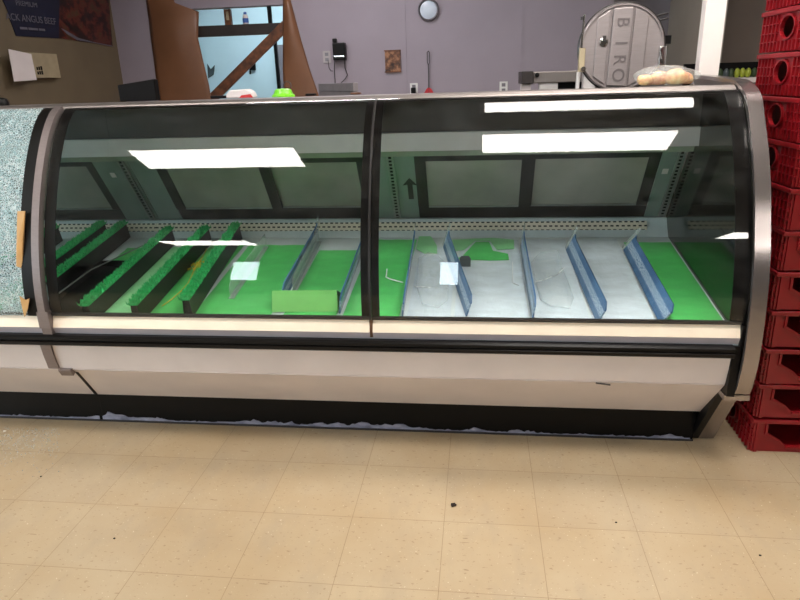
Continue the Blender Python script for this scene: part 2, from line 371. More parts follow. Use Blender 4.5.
# back wall with the opening into the blue room
Y_B = 6.0
ow0, ow1 = onY(176, 60, Y_B).x, onY(293, 60, Y_B).x
oz1 = onY(230, 7, Y_B).z; oz0 = .95
XR_end = onY(611, 40, Y_B).x
bw = MB().box(WXL, ow0, Y_B, Y_B+.12, 0, CZ).box(ow1, XR_end, Y_B, Y_B+.12, 0, CZ).box(ow0, ow1, Y_B, Y_B+.12, 0, oz0).box(ow0, ow1, Y_B, Y_B+.12, oz1, CZ)
struct(bw, 'wall_back', M['wall'])
for px in (405, 521.5):
    p = onY(px, 50, Y_B); struct(MB().box(p.x-.012, p.x+.012, Y_B-.006, Y_B, 0, CZ), 'trim_1' if px < 450 else 'trim_2', M['wall'])
# lilac wall's shadow behind the saw, as a darker grey recess, and the taupe return wall
Y_R = 6.3
xr2 = onY(667, 40, Y_R).x
struct(MB().box(XR_end, XR_end+.1, Y_B+.12, Y_R, 0, CZ).box(XR_end, xr2, Y_R, Y_R+.1, 0, CZ), 'wall_shade_recess', M['grey'])
struct(MB().box(xr2, xr2+.1, onX(708, 50, xr2).y, Y_R+.1, 0, CZ), 'wall_right', M['taupe'])
struct(MB().box(xr2+.1, 5, 5.4, 5.5, 0, CZ), 'wall_far_right', M['darkwall'])
pA = onY(696, 60, 3.36); pB = onY(720, 60, 3.3)
struct(MB().box(pA.x, pB.x, 3.3, 3.36, 0, CZ), 'trim_3', M['post'])
# blue room
struct(MB().box(-5.2, .6, 8.6, 8.7, 0, CZ), 'wall_annex_back', M['blue'])
struct(MB().box(-5.3, -5.2, Y_B, 8.7, 0, CZ).box(.6, .7, Y_B+.5, 8.7, 0, CZ), 'wall_annex_side', M['blue'])
struct(MB().box(-5.3, WXL-.1, Y_B, Y_B+.12, 0, CZ), 'wall_annex_front', M['blue'])

# ------------------------------------------------------------------ ceiling fixtures
def troffer(x, y, label, m='lamp', long_x=True, w=.58):
    t = thing('ceiling_light', label, 'ceiling light', (x, y, CZ), 'ceiling fluorescent fixtures')
    a, b = (.585, w/2) if long_x else (w/2, .585)
    z = CZ
    MB().box(x-a-.03, x+a+.03, y-b-.03, y-b, z-.03, z-.001).box(x-a-.03, x+a+.03, y+b, y+b+.03, z-.03, z-.001).box(x-a-.03, x-a, y-b, y+b, z-.03, z-.001).box(x+a, x+a+.03, y-b, y+b, z-.03, z-.001).build('frame', M['outlet'], t)
    MB().box(x-a, x+a, y-b, y+b, z-.022, z-.004).build('diffuser', M[m], t)
    return t
troffer(.615, 2.49, 'ceiling light directly above the display case', w=.58)
troffer(.605, 1.25, 'ceiling light in front of the right case pane', w=.46)
troffer(-1.81, 1.0, 'ceiling light in front of the left case pane', w=.5)
troffer(-3.45, -3.3, 'ceiling light far back toward the shop windows')
troffer(3.6, .6, 'added unseen ceiling light over the right side of the shop')  # no known fixture, added out of view to light the floor
troffer(3.2, -2.6, 'added unseen ceiling light at the rear right of the shop')  # added fill lamp for the floor, kept out of the glass reflections
troffer(-5.2, .4, 'added unseen ceiling light over the left side of the shop')  # another added lamp, unseen, brightens the floor from the left
troffer(-1.2, 4.7, 'ceiling light in the meat room behind the case', 'lampdim')
troffer(-2.3, 7.4, 'cool ceiling light in the blue room', 'lampblue')

# ------------------------------------------------------------------ display case
def bez(n=28):
    P = [Vector((2.43, 1.312)), Vector((2.31, 1.30)), Vector((2.08, .86)), Vector((2.088, .58))]
    out = []
    for i in range(n+1):
        t = i/n; q = P[0]*(1-t)**3+3*P[1]*t*(1-t)**2+3*P[2]*t*t*(1-t)+P[3]*t**3; out.append((q.x, q.y))
    return out
BZ = bez()
def shift(c, dy, dz=0): return [(y+dy, z+dz) for y, z in c]
def zd(Y): return .54+.1515*(Y-2.27)
SL = math.atan(.1515)
def Yp(z): return 2.88+(1.041-z)*.687
def slant(mb, x0, x1, z0, z1, o0, o1): return mb.xprism([(Yp(z0)+o0, z0), (Yp(z1)+o0, z1), (Yp(z1)+o1, z1), (Yp(z0)+o1, z0)], x0, x1)
XJ, XM, XE = -1.60, -.372, .915

def case_common(t, xa, xb, xi, xo):
    MB().box(xa, xb, 2.335, 2.365, 0, .16).build('kick_plate', M['black'], t)
    smooth_by_angle(MB().xstrip([(2.108, .352), (2.2, .2525), (2.298, .147)], .02, xa, xb).build('lower_panel', M['white'], t))
    smooth_by_angle(MB().xstrip([(2.088, .475), (2.094, .42), (2.107, .357)], .02, xa, xb).build('upper_panel', M['white'], t))
    MB().xprism([(2.095, .508), (2.075, .508), (2.064, .502), (2.063, .492), (2.069, .489), (2.060, .485), (2.060, .474), (2.07, .468), (2.095, .468)], xa, xb).build('bumper', M['blackmatte'], t)
    random.seed(3); x = max(xa, -2.3); top = []; lv = .020
    while x < xb-.01:
        lv = min(.030, max(.008, lv+random.gauss(0, .004))); top.append((x, lv+(.010 if -1.6 < x < -1.35 else 0)+random.uniform(0, .004))); x += random.uniform(.006, .016)
    rz = MB(); n = len(top)
    for k, (x_, z_) in enumerate(top): rz.v += [Vector((x_, 2.3315, .006)), Vector((x_, 2.3315, z_)), Vector((x_, 2.3345, z_)), Vector((x_, 2.3345, .006))]
    for k in range(n-1):
        for e in range(4): rz.f.append((4*k+e, 4*k+4+e, 4*k+4+(e+1) % 4, 4*k+(e+1) % 4))
    rz.f += [(0, 1, 2, 3), (4*n-1, 4*n-2, 4*n-3, 4*n-4)]
    rz.build('tape_residue', M['residue'], t)
    MB().box(max(xa, -2.3), xb, 2.326, 2.3312, .0005, .0075).build('kick_strip', M['dark'], t)
    MB().box(xa, xb, 2.37, 3.1, .03, .5).build('base_body', M['body'], t)
    MB().xprism([(2.42, 1.300), (2.428, 1.314), (2.442, 1.322), (2.48, 1.3235), (2.94, 1.3165), (2.94, 1.3), (2.47, 1.306), (2.44, 1.298)], xi, xo).build('top_rail', M['steel_soft'], t)
    MB().xprism([(2.76, 1.3015), (2.76, 1.166), (2.80, 1.166), (2.82, 1.3008)], xi, xo).build('rear_header', M['header'], t)
    MB().xprism([(2.745, 1.164), (2.74, 1.09), (2.80, 1.088), (2.80, 1.164)], xi, xo).build('lamp_housing', M['housing'], t)
    MB().xprism([(2.79, 1.086), (2.80, 1.062), (2.868, 1.060), (2.86, 1.086)], xi, xo).build('header_lip', M['lip'], t)
    slant(MB(), xa, xb, .737, .793, .012, .04).build('rear_rail', M['frame'], t)
    MB().xprism([(3.02, zd(3.02)+.002), (3.055, .70), (3.075, .733), (3.10, .733), (3.10, .62), (3.03, .63)], xi, xo).build('rear_sill', M['deck'], t)
    MB().xprism([(2.095, zd(2.095)), (3.02, zd(3.02)), (3.02, zd(3.02)-.02), (2.095, zd(2.095)-.02)], xi, xo).build('deck', M['deck'], t)
    MB().box(xa, xb, 3.105, 3.135, .03, .74).build('rear_panel', M['body'], t)
def grille(t, x0, x1):
    # perforated strip, standing just proud of the sill
    MB().xprism([(3.0405, .684), (3.0585, .7215), (3.0615, .7200), (3.0435, .6825)], x0, x1).build('return_grille', M['grille'], t)
def door(t, x0, x1, side):
    m = MB(); w = .05
    a, b = (0, .012) if side == 'left' else (.016, .028)
    slant(m, x0, x0+w, .795, 1.058, a, b); slant(m, x1-w, x1, .795, 1.058, a, b)
    slant(m, x0+w, x1-w, 1.03, 1.058, a, b)
    d = m.build('rear_door', M['frame'], t)
    slant(MB(), x0+w, x1-w, .80, 1.03, a+.003, b-.003).build('pane', M['pane'], d)  # pale colour stands in for meat-room light in the glass
    slant(MB(), x0+w, x1-w, .793, .801, a-.002, b).build('pane_edge', M['slots'], d)
def jamb(t, x0, x1, xs, arrow=None, stick=None):
    j = slant(MB(), x0, x1, .735, 1.06, .004, .02).build('jamb_panel', M['jamb'], t)
    m = MB(); w = .016
    slant(m, xs-w, xs-w*.45, .735, 1.055, -.006, .0035); slant(m, xs+w*.45, xs+w, .735, 1.055, -.006, .0035)
    z = .74
    while z < 1.05:
        slant(m, xs-w*.45, xs+w*.45, z, z+.007, -.005, .0035); z += .0165
    s = m.build('shelf_standard', M['slots'], t)
    slant(MB(), xs-w, xs+w, .735, 1.055, .0005, .0035).build('slot_backing', M['black'], s)
    if stick: slant(MB(), stick[0]-.012, stick[0]+.012, stick[1]-.012, stick[1]+.012, .001, .0038).build('sticker', M['paper'], j)
    if arrow:
        x, z = arrow; P = lambda dx, dz: (x+dx, Yp(z+dz)+.0005, z+dz)
        MB().prism([P(0, .05), P(-.035, .012), P(-.012, .016), P(-.012, -.06), P(.012, -.06), P(.012, .016), P(.035, .012)], (0, .003, 0)).build('arrow_decal', M['frame'], j)

case = thing('display_case', 'long white deli display case with two curved clear glass panes and black bumper', 'display case', (-.35, 2.6, 0))
xa, xb = XJ+.016, .842
case_common(case, XJ-.0235, .842, XJ-.0235, .866)
# price rails, one per pane, with a gap under the middle joint
for a, b in ((XJ+.02, XM-.006), (XM+.006, .860)):
    MB().xprism([(2.084, .535), (2.100, .578), (2.112, .578), (2.100, .535)], a, b).build('price_rail', M['cream'], case)
    MB().xprism([(2.094, .509), (2.085, .534), (2.100, .534), (2.104, .509)], a, b).build('lower_rail', M['lavshade'], case)  # greyer colour holds the shade of its downward face
MB().box(XM-.006, XM+.006, 2.094, 2.108, .512, .578).build('rail_gap', M['rust'], case)
MB().xprism([(2.092, .579), (2.087, .590), (2.10, .592), (2.115, .579)], XJ+.02, .860).build('glass_channel', M['dark'], case)
for a, b, l, r in ((XJ+.02, XM-.004, .042, .028), (XM+.004, .872, .028, .05)):
    g = MB().xstrip(BZ, .005, a, b).build('glass_pane', M['glass'], case); smooth_by_angle(g, 30)
    smooth_by_angle(MB().xstrip(shift(BZ, .0065, -.001), .003, a, a+l).build('black_edge', M['blackgloss'], g))
    smooth_by_angle(MB().xstrip(shift(BZ, .0065, -.001), .003, b-r, b).build('black_edge', M['blackgloss'], g))
    smooth_by_angle(MB().xstrip(shift(BZ[:3], .0065, -.001), .003, a+l, b-r).build('black_edge', M['blackgloss'], g))
smooth_by_angle(MB().xstrip(shift(BZ, -.004, .001), .012, XM-.0036, XM+.0036).build('pane_joint', M['frame'], case))
# left joint trim
smooth_by_angle(MB().xstrip(shift(BZ, -.018, .004), .03, XJ-.015, XJ+.014).build('joint_trim', M['joint'], case))
MB().box(XJ-.022, XJ+.022, 2.07, 2.094, .536, .60).build('joint_foot', M['joint'], case)
MB().xprism([(2.092, .509), (2.076, .51), (2.074, .535), (2.092, .535)], XJ-.018, XJ+.02).build('joint_clip', M['joint'], case)
MB().xstrip([(2.080, .468), (2.086, .42), (2.099, .358)], .010, -1.645, -1.603).build('joint_strip', M['joint'], case)
MB().xprism([(2.094, .358), (2.094, .350), (2.108, .325), (2.122, .335), (2.112, .358)], -1.603, -1.553).build('joint_bracket', M['joint'], case)
MB().add([(-1.556, 2.1245, .3315), (-1.544, 2.1245, .3315), (-1.600, 2.2955, .147), (-1.614, 2.2955, .147), (-1.556, 2.131, .338), (-1.544, 2.131, .338), (-1.600, 2.302, .150), (-1.614, 2.302, .150)], [(0, 1, 2, 3), (4, 7, 6, 5), (0, 4, 5, 1), (1, 5, 6, 2), (2, 6, 7, 3), (3, 7, 4, 0)]).build('panel_gap', M['black'], case)
# right end
OUT = [(2.95, 1.357), (2.80, 1.354), (2.66, 1.349), (2.54, 1.343), (2.456, 1.336), (2.37, 1.308), (2.327, 1.276), (2.285, 1.216), (2.244, 1.156), (2.207, 1.093), (2.163, 1.005), (2.127, .905), (2.09, .79), (2.065, .64), (2.058, .477), (2.074, .367), (2.090, .328)]
def catmull(P, n=5):
    out = []
    for i in range(len(P)-1):
        p0, p1, p2, p3 = (Vector(P[max(0, i-1)]), Vector(P[i]), Vector(P[i+1]), Vector(P[min(len(P)-1, i+2)]))
        for k in range(n):
            t = k/n; q = .5*((2*p1)+(p2-p0)*t+(2*p0-5*p1+4*p2-p3)*t*t+(3*p1-p0-3*p2+p3)*t**3); out.append((q.x, q.y))
    return out+[tuple(P[-1])]
OC = catmull(OUT)
smooth_by_angle(MB().xstrip(OC, .014, .870, .918).build('end_trim', M['steel'], case))
ep = MB().xprism([(y+.015, z-.012) for y, z in OC[::3]]+[(2.19, .30), (2.36, .005), (3.1, .005), (3.12, .6), (2.93, 1.32)], .88, .912).build('end_panel', M['steel_soft'], case)
MB().xprism([(y+.028, z-.026) for y, z in OC[12::3] if z > .62]+[(2.112, .60), (2.112, zd(2.112)+.001), (3.04, zd(3.04)+.001), (Yp(.74), .74), (Yp(1.05)-.01, 1.05), (2.76, 1.16), (2.76, 1.30)], .866, .879).build('end_wall', M['endwall'], case)
smooth_by_angle(MB().xstrip([(2.17, .298), (2.26, .15), (2.35, .003)], .02, .868, .926).build('end_post', M['steel'], case))
MB().box(.842, .926, 2.10, 2.2, .298, .318).build('end_bracket', M['steel'], case)
MB().xprism([(2.15, .30), (2.345, .005), (2.38, .005), (2.20, .30)], .843, .867).build('end_gap', M['black'], case)
MB().box(.843, .869, 2.085, 2.14, .32, .505).box(.8605, .869, 2.080, 2.14, .506, .58).build('end_filler', M['black'], case)
# perforated return strip, rear doors, jambs
grille(case, XJ-.0235, .775)
door(case, -1.50, -.955, 'left'); door(case, -1.005, -.5, 'right'); door(case, -.285, .235, 'left'); door(case, .195, .77, 'right')
jamb(case, -.5, -.285, -.392, arrow=(-.315, .90), stick=(-.47, .955)); jamb(case, .77, .866, .846, stick=(.80, .965))
jamb(case, -1.583, -1.5, -1.54) if False else None
# scuff marks on the panel
p = onY(603, 380, 2.11)
MB().obox((p.x, 2.104, .347), (1, 0, -.12), .05, (0, 1, 1), .004, (0, -.7, .7), .006).build('scuff', M['dark'], case)

left = thing('display_case', 'neighbouring white display case whose curved glass is shattered, cut by the photo edge', 'display case', (-2.9, 2.6, 0))
LX0, LX1 = -4.1, XJ-.024
case_common(left, LX0, LX1, LX0, LX1)
MB().xprism([(2.084, .535), (2.100, .578), (2.112, .578), (2.100, .535)], LX0, LX1).build('price_rail', M['cream'], left)
MB().xprism([(2.094, .509), (2.085, .534), (2.100, .534), (2.104, .509)], LX0, LX1).build('lower_rail', M['lavshade'], left)
MB().xprism([(2.092, .579), (2.087, .590), (2.10, .592), (2.115, .579)], LX0, LX1).build('glass_channel', M['dark'], left)
g = MB().xstrip(BZ, .006, LX0+.02, LX1-.002).build('shattered_pane', M['shattered'], left); smooth_by_angle(g, 30)
smooth_by_angle(MB().xstrip(shift(BZ, -.003, .0), .016, LX1-.045, LX1-.001).build('black_edge', M['blackmatte'], g))
MB().xprism([(y+.028, z-.026) for y, z in OC[12::3] if z > .62]+[(2.112, .60), (2.112, zd(2.112)+.001), (3.04, zd(3.04)+.001), (Yp(1.05)-.01, 1.05), (2.76, 1.30)], LX0, LX0+.012).build('end_wall', M['endwall'], left)
grille(left, LX0, LX1)
door(left, -2.32, -1.80, 'right'); door(left, -2.80, -2.28, 'left')
jamb(left, -1.80, LX1-.001, -1.655, stick=(-1.73, .985))
jamb(case, XJ+.013, -1.5, -1.545) if False else slant(MB(), XJ-.0235, -1.5, .735, 1.06, .004, .02).build('jamb_panel', M['jamb'], case)
# tape on the broken pane
t0 = tag(MB().prism([onY(18, 211, 2.155), onY(25.5, 211, 2.155), onY(23, 248, 2.12), onY(23, 268, 2.11), onY(17, 266, 2.11), onY(17, 248, 2.12)], (0, -.004, 0)).build('tape_strip', M['tape']), 'long tan strip of tape on the edge of the shattered glass', 'tape', 'tape on the broken glass')
t1 = tag(MB().prism([onY(20, 296, 2.078), onY(26, 300, 2.078), onY(30, 298, 2.078), onY(28, 309, 2.076), onY(25, 317, 2.074), onY(23, 309, 2.076)], (0, -.003, 0)).build('tape_strip', M['tape']), 'short torn scrap of tan tape just above the cream rail', 'tape', 'tape on the broken glass')
for o in (t0, t1): recenter(o, sum((Vector(v.co) for v in o.data.vertices), Vector())/len(o.data.vertices))

# ------------------------------------------------------------------ things inside the case
def sheet(name, x0, x1, y0, y1, mat, label, lift=.0025, curl=0, group='tray liners in the display case', seed=1, cat='liner', notch=None):
    rnd = random.Random(seed); nx, ny = 10, 16; m = MB(); vs = []; fs = []
    for j in range(ny+1):
        for i in range(nx+1):
            u, v = i/nx, j/ny; x = x0+(x1-x0)*u; y = y0+(y1-y0)*v
            if notch and j == 0: y += notch(u)
            h = lift+abs(math.sin(7*u+seed)*math.sin(9*v+2*seed))*.0025+curl*max(0, v-.85)**2*40+rnd.uniform(0, .0006)
            vs.append((x, y, zd(y)+h))
    n = len(vs); vs += [(a, b, c-.0015) for a, b, c in vs]
    W = nx+1
    for j in range(ny):
        for i in range(nx):
            a = j*W+i; fs += [(a, a+1, a+W+1, a+W), (n+a, n+a+W, n+a+W+1, n+a+1)]
    for i in range(nx): fs += [(i, n+i, n+i+1, i+1), (ny*W+i, ny*W+i+1, n+ny*W+i+1, n+ny*W+i)]
    for j in range(ny): fs += [(j*W, (j+1)*W, n+(j+1)*W, n+j*W), (j*W+nx, n+j*W+nx, n+(j+1)*W+nx, (j+1)*W+nx)]
    o = m.add(vs, fs).build(name, mat); smooth_by_angle(o, 60)
    c = ((x0+x1)/2, y0, zd(y0)); recenter(o, c); return tag(o, label, cat, group)
Y0 = 2.135
sheet('tray_liner', .655, .858, Y0, 2.95, M['green'], 'green tray liner against the right end wall of the case', seed=2)
sheet('tray_liner', .412, .628, Y0, 2.985, M['whitel'], 'white tray liner between the two right-hand blue dividers', seed=3)
sheet('tray_liner', .208, .40, Y0, 2.985, M['whitel'], 'white tray liner left of the second blue divider from the right', seed=4)
sheet('tray_liner', -.085, .185, Y0, 2.985, M['whitel'], 'widest white tray liner, lying below the dark green scrap', seed=5)
sheet('tray_liner', -.262, -.10, Y0, 2.90, M['whitel'], 'narrow white tray liner right of the pane joint under shiny wrap', seed=6)
sheet('tray_liner', -.505, -.29, Y0, 2.985, M['green'], 'green tray liner directly behind the joint of the two glass panes', seed=7)
sheet('tray_liner', -.735, -.53, Y0, 2.86, M['green'], 'green tray liner behind the folded green pad', seed=8)
sheet('tray_liner', -1.095, -.785, Y0, 2.92, M['green'], 'wide green tray liner under the clear plastic divider', seed=9)
sheet('tray_liner', -1.286, -1.12, Y0, 2.93, M['green'], 'green tray liner with the yellow cord lying on it', seed=10)
sheet('tray_liner', -1.472, -1.305, Y0, 2.90, M['green_pale'], 'pale green tray liner between the two middle parsley strips', seed=11)
sheet('tray_liner', -1.70, -1.51, 2.72, 2.885, M['green'], 'short green tray liner showing behind the black tray', seed=12)
sheet('tray_liner', -2.04, -1.90, 2.2, 2.95, M['green'], 'green tray liner behind the shattered glass', seed=13)
# irregular scraps of green at the back of the white liners
def scrap(pts, mat, label, name='liner_scrap'):
    m = MB(); P = []
    for px, py in pts:
        d = ray(px, py); k = .1515; t = (.54+.007-k*2.27-CAM_H)/(d.z-k*d.y); P.append(O+d*t)
    o = m.prism(P, (0, 0, .0015)).build(name, mat); c = sum(P, Vector())/len(P); recenter(o, c); return tag(o, label, 'liner', 'green liner scraps at the back of the case')
scrap([(453, 259), (462, 257), (472, 246), (476, 242), (489, 242), (493, 251), (508, 254), (509, 260), (490, 260.5), (470, 260)], M['green'], 'dark green scrap with a ragged hump on the white liner')
scrap([(419, 236.5), (431, 236.5), (437, 246), (437, 254), (425, 254), (416, 249)], M['green_pale'], 'pale green rounded scrap left of the hump-shaped one')
scrap([(452, 240), (492, 238), (514, 240), (514, 249), (497, 250), (490, 241), (475, 241), (464, 250), (455, 251)], M['green_pale'], 'pale green scrap lying behind the hump-shaped dark one')

# blue printed dividers
def drot(rz_, tilt): return (Matrix.Rotation(rz_, 3, 'Z') @ Matrix.Rotation(SL, 3, 'X') @ Matrix.Rotation(tilt, 3, 'Y')).to_euler()
def divider_proto(L_, label):
    t = thing('divider', label, 'divider', group='blue printed dividers in the case')
    b = MB().prism([(-.003, 0, .0), (-.003, 0, .060), (-.003, .03, .078), (-.003, L_-.12, .074), (-.003, L_-.06, .075), (-.003, L_-.035, .085), (-.003, L_-.03, 0)], (.006, 0, 0)).build('printed_panel', M['divider'], t, local=True)
    MB().prism([(-.002, L_-.0295, 0), (-.002, L_-.0345, .084), (-.002, L_-.02, .112), (-.002, L_, .112), (-.002, L_, 0)], (.004, 0, 0)).build('clear_tab', M['clear'], t, local=True)
    return t
dv = None
for x, y, lab, rz_, tl in ((.636, 2.20, 'rightmost blue printed divider, beside the right green liner', 0, .58), (.422, 2.20, 'second blue printed divider from the right, leaning between white liners', .05, .40),
        (.197, 2.22, 'thin edge-on blue divider in the middle of the white liners', .008, .12), (-.041, 2.24, 'blue divider beneath the shiny wrap right of the pane joint', .18, .28),
        (-.277, 2.23, 'slender blue divider between the green liner and white liners', .03, .1), (-.518, 2.25, 'blue divider just left of the pane joint', .02, .12), (-.762, 2.33, 'dark blue divider rising behind the folded green pad', .02, .1)):
    loc = (x, y, zd(y)+.0068)
    if dv is None: dv = divider_proto(.69, lab); dv.location = loc; dv.rotation_euler = drot(rz_, tl)
    else: dup(dv, loc, lab, drot(rz_, tl))
cl = None
for x, y, lab in ((-.985, 2.36, 'clear plastic divider standing on the wide green liner'), (-.742, 2.42, 'clear plastic divider right beside the dark blue one')):
    t = thing('divider', lab, 'divider', (x, y, zd(y)+.0068), 'clear dividers in the case', (SL, 0, .03))
    MB().prism([(-.002, 0, 0), (-.002, 0, .05), (-.002, .03, .065), (-.002, .54, .065), (-.002, .54, 0)], (.004, 0, 0)).build('panel', M['clear'], t, local=True)
    MB().box(-.012, .012, 0, .54, -.0008, .002).build('foot', M['clear'], t, local=True)
# parsley strips on black risers
def parsley(L_, label):
    t = thing('parsley_strip', label, 'food decoration', group='plastic parsley strips in the case')
    MB().prism([(-.018, 0, 0), (.018, 0, 0), (.012, 0, .075), (-.012, 0, .075)], (0, L_, 0)).build('black_riser', M['tray'], t, local=True)
    rnd = random.Random(5); m = MB(); m.box(-.017, .017, -.004, L_+.004, .072, .082)
    for k in range(1500):
        x, y = rnd.uniform(-.02, .02), rnd.uniform(-.006, L_+.006); z = .078; h = rnd.uniform(.008, .02); a = rnd.uniform(0, 6.28); r = rnd.uniform(.004, .007)
        dx, dy = math.cos(a)*r, math.sin(a)*r; tx, ty = rnd.uniform(-.008, .008), rnd.uniform(-.008, .008)
        m.add([(x-dx, y-dy, z), (x+dx, y+dy, z), (x-dy*.7, y+dx*.7, z), (x+tx, y+ty, z+h)], [(0, 1, 3), (1, 2, 3), (2, 0, 3)])
    m.build('parsley', M['grass'], t, local=True); return t
ps = None
for x, y, lab, rz_ in ((-1.475, 2.155, 'long parsley strip along the right side of the black tray', .02), (-1.285, 2.165, 'parsley strip between the pale green and the cord liner', .03), (-1.10, 2.21, 'parsley strip right of the yellow cord', .09),
        (-1.755, 2.36, 'parsley strip on a black riser at the left end, nearer the tray', .02), (-1.872, 2.50, 'parsley strip farthest left, just behind the case joint', .02)):
    loc = (x, y, zd(y)+.0068)
    if ps is None: ps = parsley(.79, lab); ps.location = loc; ps.rotation_euler = (SL, 0, rz_)
    else:
        q_ = dup(ps, loc, lab, (SL, 0, rz_))
        if x < -1.6: q_.scale.y = .84 if x > -1.8 else .66
ps2 = dup(ps, (-2.1, 2.2, zd(2.2)+.003), 'parsley strip behind the shattered glass', (SL, 0, .02))
# black trays
def tray(x0, x1, y0, y1, label):
    t = thing('black_tray', label, 'tray', (x0, y0, zd(y0)+.003), 'black trays in the case', (SL, 0, 0)); w, l = x1-x0, y1-y0
    MB().box(0, w, 0, l, 0, .004).build('base', M['tray'], t, local=True)
    m = MB().box(0, w, 0, .004, .004, .03).box(0, w, l-.004, l, .004, .03).box(0, .004, .004, l-.004, .004, .03).box(w-.004, w, .004, l-.004, .004, .03)
    m.build('rim', M['tray'], t, local=True)
    return t
tray(-1.715, -1.515, 2.155, 2.68, 'black tray at the left end in front of the short green liner')
tray(-1.07+.02, -.955, 2.55, 2.85, 'small dark tray left of the clear divider') if False else None
rod = tag(MB().tube([(-1.706, 2.19, zd(2.19)+.042), (-1.69, 2.55, zd(2.55)+.042), (-1.60, 2.85, zd(2.85)+.03)], .003).build('thin_rod', M['slots']), 'thin grey rod lying across the black tray', 'rod')
recenter(rod, (-1.706, 2.19, zd(2.19)+.04))
# yellow cord with a small knot of beads
random.seed(11); cp = []
for px, py in ((162, 306), (172, 299), (181, 291), (188, 283), (192, 275), (196, 265), (202, 258), (206, 250), (207, 244)):
    d = ray(px, py); t = (.54+.010-.1515*2.27-CAM_H)/(d.z-.1515*d.y); cp.append(O+d*t)
cd = thing('yellow_cord', 'thin yellow cord with a beaded tangle on the green liner', 'cord', cp[0])
MB().tube(cp, .0022, 6).build('cord', M['yellow'], cd, smooth=True)
bd = MB()
for k in range(26):
    q = cp[5]+Vector((random.gauss(.0, .014), random.gauss(.0, .035), 0)); q.z = zd(q.y)+.010
    bd.lathe([(.0015, -.005), (.005, -.002), (.005, .002), (.0015, .005)], q, 'z', 6)
bd.build('beads', M['yellow'], cd)
# folded green pad
def ond(px, py, h=.006):
    d = ray(px, py); t = (.54+h-.1515*2.27-CAM_H)/(d.z-.1515*d.y); return O+d*t
a, b = ond(272, 312), ond(338, 311.5)
pad = thing('folded_pad', 'folded olive green pad standing behind the left pane', 'pad', a)
dx = (b-a); h = .073
MB().prism([a, b, b+Vector((-.008, .035, h)), a+Vector((-.004, .035, h))], (0, .004, .001)).build('front_fold', M['greenpad'], pad)
MB().prism([a+Vector((-.004, .0395, h+.001)), b+Vector((-.008, .0395, h+.001)), b+Vector((-.0, .14, .022)), a+Vector((0, .14, .022))], (0, 0, -.004)).build('back_fold', M['greenpad'], pad)
# small price tag holder, wires and wrap
q = ond(465, 266)
tg = thing('tag_holder', 'small dark grey rounded tag standing on the white liner', 'tag', q)
MB().prism([q+Vector(v) for v in ((-.024, 0, 0), (.024, 0, 0), (.024, .012, .03), (.016, .016, .04), (-.016, .016, .04), (-.024, .012, .03))], (0, .003, 0)).build('plate', M['tag'], tg)
MB().box(q.x-.024, q.x+.024, q.y-.004, q.y+.016, q.z-.0015, q.z+.0005).build('base', M['tag'], tg)
w1 = tag(MB().tube([ond(387, 269, .03), ond(386, 277, .012), ond(390, 279, .012), ond(403, 282.5, .012)], .0026, 6).build('bent_wire', M['wire']), 'bent white wire lying across the green liner near the joint', 'wire', 'white wires on the liners'); recenter(w1, ond(387, 277, .012))
w2 = tag(MB().tube([ond(512.5, 262, .03), ond(513, 283, .012), ond(519, 285.2, .012)], .0022, 6).build('bent_wire', M['wire']), 'bent white wire standing up left of the edge-on blue divider', 'wire', 'white wires on the liners'); recenter(w2, ond(513, 283, .012))
w3 = tag(MB().tube([ond(414, 286.5, .012), ond(430, 287.5, .012), ond(449, 288, .012)], .0022, 6).build('bent_wire', M['wire']), 'straight white wire lying on the narrow white liner', 'wire', 'white wires on the liners'); recenter(w3, ond(430, 287.5, .012))
w4 = tag(MB().tube([ond(535, 282, .012), ond(545, 279.5, .012), ond(558, 274, .012), ond(565, 267, .016)], .0022, 6).build('bent_wire', M['wire']), 'curved white wire right of the edge-on blue divider', 'wire', 'white wires on the liners'); recenter(w4, ond(545, 279.5, .012))
def wrap(poly, label, seed):
    rnd = random.Random(seed); cx = sum(p[0] for p in poly)/len(poly); cy = sum(p[1] for p in poly)/len(poly); m = MB(); vs = []; n = len(poly); R = 6
    for r in range(R+1):
        for px, py in poly:
            f = r/R; vs.append(ond(cx+(px-cx)*f, cy+(py-cy)*f, .010+rnd.uniform(0, .012)*(1 if 0 < r < R else .2)))
    fs = [(r*n+i, r*n+(i+1) % n, (r+1)*n+(i+1) % n, (r+1)*n+i) for r in range(R) for i in range(n)]
    o = m.add(vs, fs).build('cling_wrap', M['wrap']); s = o.modifiers.new('solid', 'SOLIDIFY'); s.thickness = .0006; recenter(o, ond(cx, cy, .01)); return tag(o, label, 'wrap', 'clear wrap on the white liners')
wrap([(418, 258), (428, 252), (438, 254), (444, 262), (449, 280), (448, 300), (438, 308), (422, 304), (416, 285)], 'crumpled clear wrap on the narrow white liner by the pane joint', 4)
wrap([(531, 262), (540, 252), (558, 250), (560, 262), (567, 278), (574, 298), (570, 308), (552, 306), (540, 300), (535, 280)], 'crumpled clear wrap left of the second blue divider', 9)

